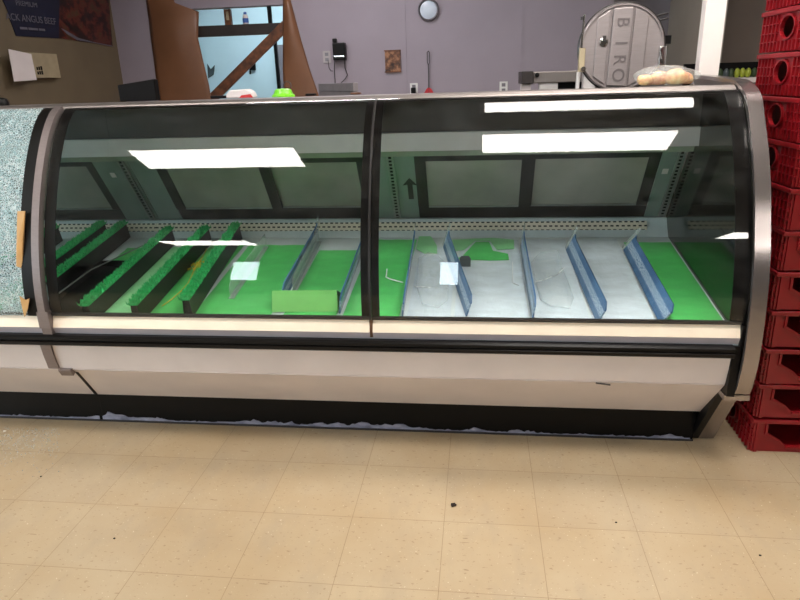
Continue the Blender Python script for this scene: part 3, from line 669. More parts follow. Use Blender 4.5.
# ------------------------------------------------------------------ on top of the case
TZ = 1.3208
def topx(px, Y, py=90): return onY(px, py, Y).x
x0, x1 = topx(638, 2.72), topx(692, 2.72)
bag = thing('food_bag', 'clear plastic bag of baked food on the case top beside the white post', 'bag of food', ((x0+x1)/2, 2.75, TZ))
def blob(m, c, r, seed, n=18, k=10, amp=.12):
    rnd = random.Random(seed); ph = [rnd.uniform(0, 6.28) for _ in range(6)]; vs = []; fs = []
    for j in range(k+1):
        th = math.pi*j/k
        for i in range(n):
            a = 2*math.pi*i/n; q = 1+amp*(math.sin(3*a+ph[0])*math.sin(2*th+ph[1])+.6*math.sin(5*a+ph[2]+3*th))
            vs.append((c[0]+r[0]*q*math.sin(th)*math.cos(a), c[1]+r[1]*q*math.sin(th)*math.sin(a), max(c[2]-r[2]*.9, c[2]+r[2]*q*math.cos(th))))
    for j in range(k):
        for i in range(n): fs.append((j*n+i, j*n+(i+1) % n, (j+1)*n+(i+1) % n, (j+1)*n+i))
    return m.add(vs, fs)
xc = (x0+x1)/2
fm = MB()
for i, (dx_, dy_, r) in enumerate(((-.055, 0, .024), (-.012, .01, .03), (.034, -.005, .034), (.066, .015, .026))):
    blob(fm, (xc+dx_*1.25, 2.75+dy_, TZ+.002+r*.85), (r*1.3, r, r*.85), i+3)
fm.build('contents', M['food'], bag, smooth=True)
bm_ = blob(MB(), (xc+.003, 2.75, TZ+.036), (.122, .08, .037), 21, 26, 14, .08); bm_.build('bag_film', M['film'], bag, smooth=True)
xl = topx(283, 2.75)
ld = thing('green_bowl', 'small lime green plastic bowl upside down on the case top', 'bowl', (xl, 2.75, TZ))
MB().lathe([(.048, 0), (.048, .006), (.040, .012), (.034, .028), (.026, .032), (.001, .033)], (xl, 2.75, TZ+.0005), 'z', 28).build('bowl', M['lime'], ld, smooth=False)
MB().tube([(xl+.02+.016*math.cos(a), 2.75, TZ+.045+.016*math.sin(a)) for a in [k*math.pi/10-.9 for k in range(16)]], .0018, 6).build('wire_loop', M['cord'], ld)
xk = topx(241, 2.75)
pk = thing('food_packet', 'white and red packet lying on the case top below the window', 'packet', (xk, 2.75, TZ))
MB().prism([(xk-.06, 2.72, TZ+.001), (xk+.062, 2.72, TZ+.001), (xk+.055, 2.72, TZ+.022), (xk+.035, 2.72, TZ+.036), (xk-.04, 2.72, TZ+.034), (xk-.056, 2.72, TZ+.018)], (0, .06, 0)).build('wrapper', M['paper'], pk, bevel=.006)
MB().prism([(xk+.0, 2.7185, TZ+.002), (xk+.06, 2.7185, TZ+.002), (xk+.05, 2.7185, TZ+.016), (xk+.01, 2.7185, TZ+.012)], (0, .0012, 0)).build('red_print', M['redpk'], pk)
xk2 = topx(218, 2.8)
tag(recenter(MB().box(xk2-.035, xk2+.10, 2.79, 2.84, TZ+.0005, TZ+.012).build('thin_tray', M['darkbox'], bevel=.003), (xk2, 2.8, TZ)), 'thin black tray behind the white and red packet', 'tray')
c0, c1 = onY(122, 85, 2.8), onY(158, 79, 2.8)
tag(recenter(MB().prism([(c0.x, 2.76, TZ+.0005), (c1.x, 2.76, TZ+.0005), (c1.x, 2.76, c1.z), (c0.x, 2.76, c0.z)], (0, .04, 0)).build('dark_box', M['darkbox'], bevel=.004), ((c0.x+c1.x)/2, 2.8, TZ)), 'dark box with sloping top beside the left brown paper sheet', 'box')
xd = onY(1, 97, 2.6).x
tag(recenter(smooth_by_angle(MB().lathe([(.026, 0), (.026, .012), (.02, .026), (.008, .032), (.001, .033)], (xd, 2.6, TZ+.0005), 'z', 20).build('black_ball', M['black'])), (xd, 2.6, TZ)), 'small rounded black ball on the case top at the left photo edge', 'ball')
xs_ = onY(311, 94, 2.8).x
tag(recenter(MB().box(xs_-.02, xs_+.02, 2.78, 2.82, TZ+.0005, TZ+.010).build('black_clip', M['darkbox'], bevel=.003), (xs_, 2.8, TZ)), 'small black clip on the case top below the right paper sheet', 'clip')
xs_ = onY(356, 93, 2.82).x
tag(recenter(MB().box(xs_-.022, xs_+.022, 2.8, 2.83, TZ+.0005, TZ+.009).build('red_strip', M['wood'], bevel=.003), (xs_, 2.8, TZ)), 'small dark red scrap on the case top right of the grey board', 'scrap')

# ------------------------------------------------------------------ back of the room
def sheet2(name, left, right, Y, mat, label, bulge=.06, cat='paper sheet', group='brown paper sheets around the window'):
    n = 12; m = MB(); vs = []; rows = len(left)
    # resample both borders
    for (lx, ly), (rx, ry) in zip(left, right):
        for i in range(n+1):
            u = i/n; p = onY(lx+(rx-lx)*u, ly+(ry-ly)*u, Y-bulge*math.sin(math.pi*u)*(.5+.5*math.sin(ly*.05))); vs.append(p)
    W = n+1; fs = [(j*W+i, j*W+i+1, (j+1)*W+i+1, (j+1)*W+i) for j in range(rows-1) for i in range(n)]
    o = m.add(vs, fs).build(name, mat, smooth=True); s = o.modifiers.new('solid', 'SOLIDIFY'); s.thickness = .006; s.offset = 0
    c = sum((Vector(v.co) for v in o.data.vertices), Vector())/len(o.data.vertices); recenter(o, c); return tag(o, label, cat, group)
sheet2('paper_sheet', [(147, -14), (146, 0), (149, 20), (151, 38), (154, 60), (157, 85), (160, 110), (165, 140)], [(168, -14), (175, 3), (199, 12), (198, 38), (203, 60), (209, 85), (213, 110), (217, 140)], 5.9966, M['kraft'], 'wide brown paper sheet hanging left of the window')
sheet2('paper_sheet', [(283, -14), (283, 10), (283, 40), (283, 70), (284, 96), (285, 140)], [(287, -14), (293, 10), (301, 40), (310, 70), (318, 93), (332, 140)], 5.9966, M['kraft'], 'narrow brown paper sheet hanging right of the window', bulge=.05)
a, b = onY(214, 97, 6.03), onY(286, 25, 6.03)
d = (b-a).normalized(); a2 = a-d*.30
tag(recenter(MB().obox((a2+b)/2, d, (b-a2).length, (0, 1, 0), .03, d.cross(Vector((0, 1, 0))), .088).build('wooden_brace', M['wood'], bevel=.004), (a2+b)/2), 'diagonal reddish wooden plank braced across the window', 'plank')
# cross bar of the opening with bits standing on it
zb0, zb1 = onY(240, 35, 6.02).z, onY(240, 24, 6.02).z
bar = MB().box(ow0+.003, ow1-.003, 6.055, 6.118, zb0, zb1); struct(bar, 'trim_4', M['darkwood'])
zt = onY(240, 20.5, 6.02).z
p = onY(246, 24, 6.086)
bt = thing('spray_bottle', 'small blue bottle standing on the dark window crossbar', 'bottle', (p.x, 6.086, zb1))
MB().lathe([(.024, .001), (.026, .01), (.026, .06), (.018, .078), (.010, .082)], (p.x, 6.086, zb1), 'z', 16).build('bottle', M['paper'], bt, smooth=True)
MB().lathe([(.0265, .012), (.0265, .05)], (p.x, 6.086, zb1), 'z', 16).build('label_band', M['bottleblue'], bt)
MB().lathe([(.014, .082), (.014, .10), (.004, .105)], (p.x, 6.086, zb1), 'z', 12).build('cap', M['bottleblue'], bt)
p0, p1 = onY(223, 9, 6.06), onY(231, 24, 6.06)
pb = thing('wooden_block', 'brown upright wooden block with pale paper on the crossbar', 'block', ((p0.x+p1.x)/2, 6.088, zb1))
MB().box(p0.x, p1.x, 6.068, 6.108, zb1+.0005, p0.z).build('block', M['wood'], pb)
MB().box(p0.x+.02, p1.x-.015, 6.064, 6.0675, zb1+.04, p0.z-.02).build('paper_note', M['card'], pb)
p0, p1 = onY(267, 7, 6.08), onY(272, 24, 6.08)
tag(recenter(MB().box(p0.x, p1.x, 6.075, 6.1, zb1+.0005, p0.z+.02).build('black_post', M['black']), (p0.x, 6.07, zb1)), 'short black upright above the right part of the crossbar', 'post')
# inside the blue room
q0, q1 = onY(274, 45, 8.0), onY(278.5, 92, 8.0)
tag(recenter(MB().box(q0.x, q0.x+.035, 7.98, 8.02, .001, q0.z+.15).build('black_pole', M['black']), (q0.x, 8, 0)), 'thin black pole standing in the blue room', 'pole')
struct(MB().box(onY(276, 60, 8.55).x, .59, 8.5, 8.599, 0, onY(276, 45, 8.5).z), 'door_1', M['grey'])
p = onY(253, 66, 8.58)
hk = thing('wall_hook', 'small dark handle on the pale blue wall behind the plank', 'hook', p)
MB().box(p.x-.03, p.x+.03, 8.57, 8.599, p.z-.05, p.z+.07).build('plate', M['darkbox'], hk)
MB().tube([(p.x, 8.57, p.z+.04), (p.x-.02, 8.53, p.z), (p.x-.03, 8.53, p.z-.1)], .012, 8).build('lever', M['darkbox'], hk)
p = onY(210.5, 70, 8.58)
tag(recenter(MB().prism([(p.x-.05, 8.59, p.z-.1), (p.x+.03, 8.59, p.z-.06), (p.x+.06, 8.59, p.z+.06), (p.x, 8.59, p.z+.01), (p.x-.04, 8.59, p.z+.08)], (0, .008, 0)).build('wall_sticker', M['tag']), p), 'small grey mark stuck on the pale blue wall left of the plank', 'sticker')
# clock, plaque, swatter, outlets
p = onY(428.5, 10, Y_B); r = 10.2/F_PX*Y_B*.95
ck = thing('wall_clock', 'small round silver wall disc with grey rim, high on the lilac wall', 'wall clock', (p.x, Y_B, p.z))
MB().lathe([(r, -.001), (r, -.025), (r*.92, -.035), (r*.82, -.03), (r*.80, -.02), (.001, -.0195)], (p.x, Y_B, p.z), 'y', 40).build('rim', M['rimgrey'], ck)
smooth_by_angle(MB().lathe([(r*.80, -.021), (r*.6, -.028), (r*.3, -.033), (.001, -.034)], (p.x, Y_B, p.z), 'y', 40).build('face', M['clockface'], ck))
p0, p1 = onY(385, 51, Y_B), onY(401, 71.5, Y_B)
pq = thing('wall_plaque', 'small square brown carved plaque on the lilac wall', 'plaque', ((p0.x+p1.x)/2, Y_B, p1.z))
MB().box(p0.x, p1.x, Y_B-.018, Y_B-.0005, p1.z, p0.z).build('panel', M['plaque'], pq)
MB().box(p0.x-.006, p1.x+.006, Y_B-.022, Y_B-.0185, p1.z-.006, p1.z+.004).box(p0.x-.006, p1.x+.006, Y_B-.022, Y_B-.0185, p0.z-.004, p0.z+.006).build('frame', M['wood'], pq)
pt, pb_, pm = onY(428.5, 51, Y_B-.02), onY(428.5, 93, Y_B-.02), onY(428.5, 65, Y_B-.02)
sw = thing('fly_swatter', 'fly swatter with red paddle hanging upside down on the lilac wall', 'fly swatter', (pt.x, Y_B-.02, pb_.z))
MB().tube([(pm.x, Y_B-.02, pm.z), (pm.x-.010, Y_B-.02, pm.z+.02), (pm.x-.010, Y_B-.02, pt.z-.01), (pm.x, Y_B-.02, pt.z), (pm.x+.010, Y_B-.02, pt.z-.01), (pm.x+.010, Y_B-.02, pm.z+.02), (pm.x, Y_B-.02, pm.z)], .0035, 6).tube([(pm.x, Y_B-.02, pm.z), (pm.x, Y_B-.02, pb_.z)], .005, 6).build('handle', M['cord'], sw)
z9 = pb_.z
MB().prism([(pm.x-.042, Y_B-.024, z9-.09), (pm.x+.042, Y_B-.024, z9-.09), (pm.x+.042, Y_B-.024, z9+.0), (pm.x+.025, Y_B-.024, z9+.03), (pm.x+.008, Y_B-.024, z9+.045), (pm.x-.008, Y_B-.024, z9+.045), (pm.x-.025, Y_B-.024, z9+.03), (pm.x-.042, Y_B-.024, z9)], (0, .005, 0)).build('paddle', M['swat'], sw)
MB().tube([(pt.x, Y_B-.0005, pt.z-.004), (pt.x, Y_B-.03, pt.z-.004)], .003, 6).build('nail', M['chrome'], sw)
def outlet(px, py, label, m, plug=False, w=.07, h=.1):
    p = onY(px, py, Y_B); t = thing('wall_outlet', label, 'wall outlet', (p.x, Y_B, p.z), 'outlets on the lilac wall')
    MB().box(p.x-w/2, p.x+w/2, Y_B-.008, Y_B-.0005, p.z-h/2, p.z+h/2).build('cover_plate', M[m], t, bevel=.002)
    MB().box(p.x-.016, p.x+.016, Y_B-.0095, Y_B-.0082, p.z+.008, p.z+.036).box(p.x-.016, p.x+.016, Y_B-.0095, Y_B-.0082, p.z-.036, p.z-.008).build('socket', M['rimgrey'], t)
    if plug: MB().box(p.x-.024, p.x+.018, Y_B-.05, Y_B-.0097, p.z-.036, p.z+.012).build('black_plug', M['black'], t, bevel=.006)
    return t
outlet(327, 57, 'ivory outlet plate beside the black wall phone', 'outletdim')
outlet(414, 89, 'white outlet with a black plug left of the fly swatter', 'outlet', True)
outlet(503.5, 87.5, 'white outlet near the stainless machine', 'outlet')
a, b = onY(332.5, 43, 5.95), onY(346, 60, 5.95)
ph = thing('wall_phone', 'black cordless wall phone with stubby antenna and hanging cords', 'phone', ((a.x+b.x)/2, Y_B, b.z))
MB().box(a.x, b.x, 5.93, Y_B-.001, b.z, a.z).build('base', M['black'], ph, bevel=.008)
c = onY(334, 38.5, 5.95)
MB().box(a.x, a.x+.036, 5.94, 5.985, a.z+.0005, c.z).build('antenna', M['black'], ph, bevel=.006)
MB().box(a.x+.01, b.x-.01, 5.925, 5.9295, b.z+.028, b.z+.036).build('cradle_edge', M['chrome'], ph)
def cordw(pts): return [onY(x, y, 5.985) for x, y in pts]
MB().tube(cordw([(334.5, 59), (334.3, 70), (335.2, 84), (335.5, 98)]), .004, 6).tube(cordw([(344.5, 60), (345, 68), (347.5, 75), (345, 79), (341, 83), (339, 98)]), .004, 6).tube(cordw([(328, 60), (329, 68), (331, 71), (333, 71)]), .003, 6).build('cords', M['cord'], ph)
# grey cabinet with its top corner showing
a, b, c = onY(318, 80, 4.3), onY(353, 87, 3.7), onY(353, 94, 3.7)
ax = (b-a); ax.z = 0; nrm = Vector((ax.y, -ax.x, 0)).normalized()
if nrm.y < 0: nrm = -nrm
zt = (a.z+b.z)/2
cb = thing('grey_board', 'grey upright board whose slanted top corner shows below the wall phone', 'board', (a+b)/2*1.0-Vector((0, 0, zt)))
P4 = [Vector((a.x, a.y, 0)), Vector((b.x, b.y, 0)), Vector((b.x, b.y, 0))+nrm*.03, Vector((a.x, a.y, 0))+nrm*.03]
MB().prism([p+Vector((0, 0, .002)) for p in P4], (0, 0, zt-.05)).build('body', M['greybox'], cb)
MB().prism([p+Vector((0, 0, zt-.047)) for p in P4], (0, 0, .047)).build('lid', M['greybox'], cb, bevel=.004)
# stainless machine
def W(px, py, Y): return onY(px, py, Y)
YM = 4.6
mc = thing('slicing_machine', 'long stainless kitchen machine with dark end box left of the round saw cover', 'machine', (W(550, 80, YM).x, YM+.2, 0))
a, b = W(533.5, 71, YM), W(578, 82, YM); zlo = W(545, 83, YM).z; zhi = W(545, 71.5, YM).z
MB().box(a.x, b.x+.05, YM, YM+.35, zlo, zhi).build('housing', M['steel_soft'], mc, bevel=.006)
c = W(521.5, 71.5, YM)
MB().box(c.x, a.x-.001, YM-.02, YM+.35, W(525, 84, YM).z, zhi+.005).build('end_box', M['darkwood'], mc, bevel=.004)
k = W(537, 75, YM); MB().lathe([(.014, -.001), (.014, -.018), (.001, -.02)], (k.x, YM, k.z), 'y', 14).build('knob', M['black'], mc)
for px in (526.5, 552):
    q = W(px, 87, YM); MB().box(q.x-.035 if px < 540 else q.x-.08, q.x+.03 if px < 540 else q.x+.04, YM+.02, YM+.1, 1.225, zlo-.0005 if px > 540 else W(525, 84, YM).z-.0005).build('foot', M['housing'] if px > 540 else M['paper'], mc)
MB().box(c.x-.05, b.x+.1, YM-.02, YM+.4, 1.19, 1.2245).build('table_top', M['steel_soft'], mc)
for dx_ in (c.x-.03, b.x+.06):
    for dy_ in (YM, YM+.36): MB().box(dx_, dx_+.03, dy_, dy_+.03, .001, 1.1895).build('leg', M['steel_soft'], mc)
MB().box(W(556, 88, YM).x, b.x+.05, YM+.12, YM+.33, 1.2255, zlo-.001).build('motor', M['black'], mc)
# band saw with its round door
YS = 3.62
pc = W(622, 47.5, YS); R_ = 39.3/F_PX*YS*.965
saw = thing('band_saw', 'band saw with big round pale metal wheel cover behind the case', 'meat saw', (pc.x, YS+.15, 0))
tilt = math.radians(1.5)
def S(u, v, dy=0): return Vector((pc.x+u*math.cos(tilt)+v*math.sin(tilt)*1.0, YS+dy, pc.z+v*math.cos(tilt)-u*math.sin(tilt)))
cv = MB(); n = 64
cv.lathe([(R_*.985, .10), (R_*.985, .012), (R_*.955, .0), (R_*.93, .0), (R_*.92, .010), (.001, .010)], (pc.x, YS, pc.z), 'y', n)
cover = cv.build('wheel_cover', M['alu'], saw); smooth_by_angle(cover, 30)
MB().lathe([(R_*1.02, .035), (R_*1.02, .02), (R_*.99, .016), (R_*.99, .035)], (pc.x, YS, pc.z), 'y', n).build('dark_rim', M['dark'], saw)
def rib(u0, u1, name='rib', h=.006, lim=.90):
    r = R_*lim
    za0, za1 = math.sqrt(max(0, r*r-u0*u0)), math.sqrt(max(0, r*r-u1*u1))
    MB().prism([S(u0, -za0, .0098), S(u1, -za1, .0098), S(u1, za1, .0098), S(u0, za0, .0098)], (0, -h, 0)).build(name, M['alu'], cover, bevel=.004)
rib(-R_*.28, R_*.17, 'raised_band', .022); rib(-R_*.62, -R_*.33, 'raised_band', .010); rib(R_*.22, R_*.55, 'raised_band', .010)
def text_mesh(body, size, extr=.002):
    cu = bpy.data.curves.new('lettering', 'FONT'); cu.body = body; cu.size = size; cu.extrude = extr; cu.align_x = 'CENTER'; cu.align_y = 'CENTER'
    o = bpy.data.objects.new('lettering', cu); COL.objects.link(o); dg = bpy.context.evaluated_depsgraph_get(); me = bpy.data.meshes.new_from_object(o.evaluated_get(dg))
    bpy.data.objects.remove(o); return me
def place_text(body, size, o, u, v, mat, parent, extr=.002, name='lettering', top=False, sx=1):
    me = text_mesh(body, size, extr); u, v = Vector(u).normalized(), Vector(v).normalized(); w = u.cross(v); org = ORG.get(parent.name, Vector())
    for vt in me.vertices:
        c = vt.co.copy(); vt.co = Vector(o)+u*c.x*sx+v*c.y+w*c.z-org
    me.materials.clear(); me.materials.append(mat); ob = bpy.data.objects.new(name, me); COL.objects.link(ob); ob.parent = parent; ORG[ob.name] = org; return ob
# embossed letters run down the middle band, each turned on its side; darker colour paints their relief shade
for ch, f in (('B', .56), ('I', .10), ('R', -.27), ('O', -.62)):
    place_text(ch, R_*.40, S(-R_*.05, f*R_, -.0135), (0, 0, -1), (1, 0, 0), M['relief_shade'], cover, .003, 'raised_letter')
q = S(-R_*.44, R_*.12, -.001)
MB().lathe([(.022, .012), (.022, -.004), (.014, -.008), (.001, -.008)], q, 'y', 16).build('lock_boss', M['chrome'], cover)
MB().box(q.x-.008, q.x+.008, q.y-.02, q.y-.0085, q.z+.004, q.z+.03).build('lock_key', M['dark'], cover)
q = S(R_*.93, -R_*.22, -.004); lt = MB().box(q.x-.015, q.x+.022, YS-.02, YS+.03, q.z-.04, q.z+.05); lt.build('latch', M['chrome'], saw, bevel=.004)
MB().tube([S(R_*.86, -R_*.1, -.025), S(R_*.90, -R_*.26, -.03), S(R_*.97, -R_*.36, -.02)], .006, 8).build('latch_handle', M['steel'], saw)
q = S(R_*1.05, R_*.17, .05); MB().box(q.x-.015, q.x+.02, q.y-.02, q.y+.02, q.z-.02, q.z+.02).build('knob', M['black'], saw)
a, b = W(579.5, 48, YS), W(584.5, 72, YS)
MB().box(a.x, b.x-.002, YS-.005, YS+.03, b.z, a.z).build('hinge_bracket', M['card'], saw, bevel=.003)
MB().lathe([(.012, -.03), (.012, .02)], (b.x-.012, YS-.01, b.z+.015), 'y', 12).build('hinge_pin', M['chrome'], saw)
MB().tube([W(584.5, 14.5, YS), W(581.5, 48, YS)], .0055, 8).build('guide_rod', M['chrome'], saw)
MB().tube([W(582.2, 17, YS-.01), W(582.0, 20, YS-.01)], .008, 8).build('rod_knob', M['dark'], saw)
MB().tube([W(578.5, 72, YS), W(577, 90, YS), W(574, 130, YS)], .010, 8).build('hinge_post', M['housing'], saw)
MB().box(b.x+.0, b.x+.06, YS+.02, YS+.08, .9, b.z-.0).build('saw_arm', M['housing'], saw)
MB().box(pc.x-.1, pc.x+.1, YS+.11, YS+.42, .85, pc.z+.1).build('column', M['alu'], saw)
MB().box(pc.x-.32, pc.x+.32, YS-.03, YS+.45, .80, .845).build('table', M['steel'], saw)
MB().box(pc.x-.25, pc.x+.25, YS+.02, YS+.42, .001, .799).build('pedestal', M['alu'], saw)
MB().tube([(pc.x+.15, YS+.3, pc.z+.15), (W(668, 13, YS+.3).x, YS+.3, W(668, 13, YS+.3).z)], .006, 8).tube([(pc.x+.15, YS+.3, pc.z+.12), (W(668, 18, YS+.3).x, YS+.3, W(668, 18, YS+.3).z)], .006, 8).build('rear_bracket', M['dark'], saw)

# banner and card holder on the tan wall
def LWp(px, py): p = onX(px, py, WXL); return p
bn_pts = [LWp(1, -30), LWp(2, 0), LWp(7, 11), LWp(9, 19), LWp(15.5, 36), LWp(60, 38.5), LWp(95, 43.5), LWp(112, 47), LWp(108, 0), LWp(106, -30)]
bn_c = LWp(60, 20)
bn = thing('meat_banner', 'dark navy meat banner with food picture on the tan wall', 'banner', bn_c)
MB().prism([p+Vector((.003, 0, 0)) for p in bn_pts], (.004, 0, 0)).build('cloth', M['banner'], bn)
def wtxt(body, pl, pr, px_h):
    a, b = LWp(*pl), LWp(*pr); u = (b-a).normalized(); me_w = (b-a).length
    size = (LWp(pl[0], pl[1]-px_h/2)-LWp(pl[0], pl[1]+px_h/2)).length*1.35
    me = text_mesh(body, size); xs2 = [v.co.x for v in me.vertices]; sx = me_w/(max(xs2)-min(xs2)); bpy.data.meshes.remove(me)
    c = (a+b)/2; place_text(body, size, (WXL+.0075, c.y, c.z), (0, u.y, u.z), (0, -u.z, u.y), M['ink'], bn, .0006, 'lettering', sx=sx)
wtxt('PREMIUM', (15, 3), (36, 5.5), 5); wtxt('ACK ANGUS BEEF', (5, 16.5), (55, 22), 7)
for u0, u1 in ((0, .3), (.34, .72), (.76, 1)):      # a line too small to read
    q0, q1 = LWp(19+25*u0, 28+2*u0), LWp(19+25*u1, 28+2*u1)
    MB().prism([q0+Vector((.0072, 0, -.008)), q1+Vector((.0072, 0, -.008)), q1+Vector((.0072, 0, .008)), q0+Vector((.0072, 0, .008))], (.0008, 0, 0)).build('fine_print', M['ink'], bn)
# pale swoosh under the picture
MB().prism([LWp(*q)+Vector((.0072, 0, 0)) for q in ((60, 28), (66, 31), (78, 38), (95, 42.5), (111, 45.5), (112, 46.8), (95, 43.3), (76, 40), (66, 34))], (.001, 0, 0)).build('pale_swoosh', M['ink'], bn)
ha, hb = LWp(8, 49), LWp(36, 82)
y0_, y1_ = LWp(34, 52).y, LWp(55, 78).y; z0_, z1_ = LWp(45, 78).z, LWp(45, 54).z
ch = thing('card_holder', 'tan card box with a dark print and white paper on the tan wall', 'wall box', (WXL, y0_, z0_))
MB().box(WXL+.001, WXL+.05, y0_-.25, y1_, z0_, z1_).build('box', M['card'], ch)
P_ = [onX(8, 49, WXL+.07), onX(31, 54, WXL+.10), onX(36.5, 80, WXL+.10), onX(14, 81.5, WXL+.07)]
MB().prism(P_, (.002, 0, 0)).build('white_paper', M['paper'], ch)
l0, l1 = onX(36, 66, WXL+.052), onX(44, 75, WXL+.052)
lab_ = MB()
for i in range(3):
    for j in range(2): lab_.box(WXL+.0503, WXL+.0515, l0.y+(l1.y-l0.y)*(i/3+.03), l0.y+(l1.y-l0.y)*(i/3+.28), l1.z+(l0.z-l1.z)*(j*.5+.05), l1.z+(l0.z-l1.z)*(j*.5+.4+.05*i))
lab_.build('dark_print', M['darkbox'], ch)

# produce shelf seen past the post
YF = 4.7
a, b = W(716, 77, YF), W(757, 77, YF)
zsh = W(735, 78, YF).z
rk = thing('produce_shelf', 'low white-edged produce shelf seen between the post and red crates', 'shelf', ((a.x+b.x)/2, YF+.2, 0))
MB().box(a.x-.1, b.x+.3, YF, YF+.4, zsh-.03, zsh).build('shelf_board', M['paper'], rk)
MB().box(a.x-.1, b.x+.3, YF+.38, YF+.4, zsh+.0005, zsh+.10).build('back_board', M['darkbox'], rk)
for dx_ in (a.x-.1, b.x+.26):
    for dy_ in (YF+.01, YF+.34): MB().box(dx_, dx_+.04, dy_, dy_+.04, .001, zsh-.0305).build('leg', M['darkbox'], rk)
pro = [(720, 'dg', 'dark green vegetable nearest the white post'), (726, 'tag', 'greyish vegetable second from the white post'), (731, 'dg', 'dark green vegetable left of the yellow-green ones'),
       (737, 'yg', 'leftmost yellow-green fruit on the shelf'), (742.5, 'yg', 'middle yellow-green fruit on the shelf'), (748, 'yg', 'rightmost yellow-green fruit on the shelf'), (754, 'dg', 'dark green vegetable nearest the red crates')]
for i, (px, m_, lab) in enumerate(pro):
    q = W(px, 73, YF+.12); r = .032
    o = blob(MB(), (q.x, YF+.12, zsh+r*.9+.0005), (.0185, .02, r), i+40, 14, 10, .03).build('fruit' if m_ == 'yg' else 'vegetable', M[m_], smooth=True)
    recenter(o, (q.x, YF+.12, zsh)); tag(o, lab, 'produce', 'produce on the far shelf')

# ------------------------------------------------------------------ red crates
CX0, CY0, CW, CD, CH = 1.021, 2.258, .62, .435, .1425
def crate(label):
    t = thing('plastic_crate', label, 'crate', (CX0, CY0, 0), 'stacked red plastic crates')
    T = .006; h = CH-.012; z = .002
    def P(*b): return b
    fl = MB()
    fl.box(.012, CW-.012, .012, CD-.012, z, z+.006)  # solid unseen floor, shaped to keep the crate inside dark
    fl.build('floor_panel', M['red'], t, local=True)
    circ = [(CD/2+.052*math.cos(a), .078+.036*math.sin(a)) for a in [k*math.pi/10 for k in range(20)]]
    for sx in (0, 1):
        m = MB(); xo = 0.010 if sx == 0 else CW-.010-T
        m.holed((xo, .008, z), (0, 1, 0), (0, 0, 1), (T, 0, 0), CD-.016, h, [(p[0]-.008, p[1]-z) for p in circ])
        ex = (xo-.008, xo+.0005) if sx == 0 else (xo+T-.0005, xo+T+.008)
        for k in range(15):                               # upright ribs outside
            y = .016+k*(CD-.038)/14
            if abs(y+.003-CD/2) < .072: m.box(ex[0], ex[1], y, y+.004, z, .036); continue
            m.box(ex[0], ex[1], y, y+.004, z, h)
        for zz in (.034, .062, .092): 
            for (ya, yb) in ((.008, CD/2-.072), (CD/2+.072, CD-.008)): m.box(ex[0]+.002, ex[1], ya, yb, zz, zz+.0035)
        # collar round the hand hole
        ang = [k*math.pi/10 for k in range(20)]; v = []; f = []
        for a in ang:
            for rr in (.036, .042):
                for xx in ex: v.append((xx, CD/2+(rr+.016)*math.cos(a), .078+rr*math.sin(a)))
        for k in range(20):
            a_, b_ = 4*k, 4*((k+1) % 20); f += [(a_, b_, b_+2, a_+2), (a_+1, a_+3, b_+3, b_+1), (a_, a_+1, b_+1, b_), (a_+2, b_+2, b_+3, a_+3)]
        m.add(v, f); m.build('side_wall', M['red'], t, local=True)
    dip = [(.062, .118), (.062, .080), (.108, .052), (.13, .030), (CW-.13, .030), (CW-.108, .052), (CW-.062, .080), (CW-.062, .118)]
    for sy in (0, 1):
        yo = .010 if sy == 0 else CD-.010-T
        m = MB().box(.016, CW-.016, yo, yo+T, z, h) if sy else MB().holed((.016, yo, z), (1, 0, 0), (0, 0, 1), (0, T, 0), CW-.032, h, [(p[0]-.016, p[1]-z) for p in dip])
        e = (yo-.007, yo+.0005) if sy == 0 else (yo+T-.0005, yo+T+.007)
        for side in (0, 1):                                # raised edging beside the dip
            X = lambda u: u if side == 0 else CW-u
            for (u0, z0), (u1, z1) in (((.054, .118), (.054, .077)), ((.054, .077), (.103, .047)), ((.103, .047), (.124, .026))):
                c = Vector(((X(u0)+X(u1))/2, (e[0]+e[1])/2, (z0+z1)/2)); d_ = Vector((X(u1)-X(u0), 0, z1-z0))
                m.obox(c, d_, d_.length+.004, (0, 1, 0), e[1]-e[0], d_.cross(Vector((0, 1, 0))), .006)
            m.box(min(X(.018), X(.03)), max(X(.018), X(.03)), e[0], e[1], z, h)
        m.box(.13, CW-.13, e[0], e[1], .020, .026)
        m.build('front_wall' if sy == 0 else 'back_wall', M['red'], t, local=True)
    rm = MB(); zt0, zt1 = h-.008, CH-.0035
    rm.box(0, CW, 0, .0095, zt0, zt1).box(0, CW, CD-.0095, CD, zt0, zt1).box(0, .0095, .0095, CD-.0095, zt0, zt1).box(CW-.0095, CW, .0095, CD-.0095, zt0, zt1)
    rm.build('rim', M['red'], t, local=True, bevel=.003)
    return t
ords = ['bottom red crate standing on the floor at the right edge', 'second red crate up from the floor', 'third red crate up from the floor', 'fourth red crate up from the floor', 'fifth red crate up from the floor', 'sixth red crate up from the floor',
        'seventh red crate up, beside the curve of the steel end trim', 'eighth red crate up, partly behind the steel end trim', 'ninth red crate up, beside the top bend of the steel end trim', 'tenth red crate up, level with the case top', 'red crate with round hole, just above the case top', 'topmost visible red crate, cut by the upper photo edge']
random.seed(5)
c0_ = None
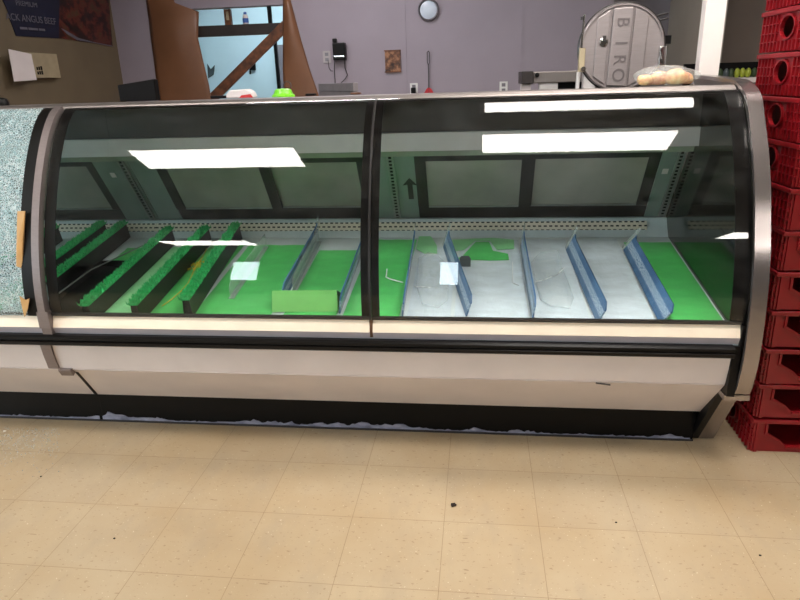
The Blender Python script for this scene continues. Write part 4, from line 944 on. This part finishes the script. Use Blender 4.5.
for i, lab in enumerate(ords):
    loc = (CX0+random.uniform(-.003, .003), CY0+random.uniform(-.004, .004), .0005+i*CH)
    if c0_ is None: c0_ = crate(lab); c0_.location = loc
    else: dup(c0_, loc, lab, (0, 0, random.uniform(-.008, .008)))

# ------------------------------------------------------------------ bits on the floor
for px, py, r, lab in ((453.5, 506, .010, 'dark crumb on the open floor, in front of the case middle'), (41, 477, .004, 'small dark crumb on the floor at the left'), (114.5, 539, .004, 'dark crumb at the lower left of the floor'),
                       (616, 523, .004, 'small dark crumb at the right part of the floor'), (760, 556, .004, 'small dark crumb at the lower right of the floor')):
    p = onZ(px, py, 0); o = blob(MB(), (p.x, p.y, r*.5+.0006), (r, r*.8, r*.5), int(px), 10, 8, .2).build('floor_crumb', M['crumb']); recenter(o, (p.x, p.y, 0)); tag(o, lab, 'crumb', 'crumbs on the floor')
m = MB(); random.seed(2)
for k in range(420):
    px, py = random.uniform(-10, 60), 428+abs(random.gauss(0, 18)); p = onZ(px, py, 0)
    if p.y > 2.31: continue
    r = random.uniform(.0015, .0035); m.obox((p.x, p.y, r*.6+.0003), (1, random.random(), .2), r, (-.5, 1, 0), r, (0, .2, 1), r)
gc = m.build('glass_crumbs', M['crumbg']); recenter(gc, onZ(20, 445, 0)); tag(gc, 'scatter of tiny broken glass crumbs on the floor below the shattered case', 'broken glass', kind='stuff')

# ------------------------------------------------------------------ world and view
w = bpy.data.worlds.new('world'); sc.world = w; w.use_nodes = True
w.node_tree.nodes['Background'].inputs['Color'].default_value = (.6, .7, .8, 1); w.node_tree.nodes['Background'].inputs['Strength'].default_value = .05
sc.view_settings.view_transform = 'Standard'; sc.view_settings.look = 'None'; sc.view_settings.gamma = 1
sc.view_settings.use_curve_mapping = False; sc.view_settings.exposure = -0.05
try:
    sc.cycles.use_denoising = True; sc.cycles.use_adaptive_sampling = False; sc.cycles.denoising_prefilter = 'ACCURATE'
    sc.cycles.max_bounces = 10; sc.cycles.transparent_max_bounces = 16; sc.cycles.glossy_bounces = 6; sc.cycles.sample_clamp_indirect = 6
except Exception: pass
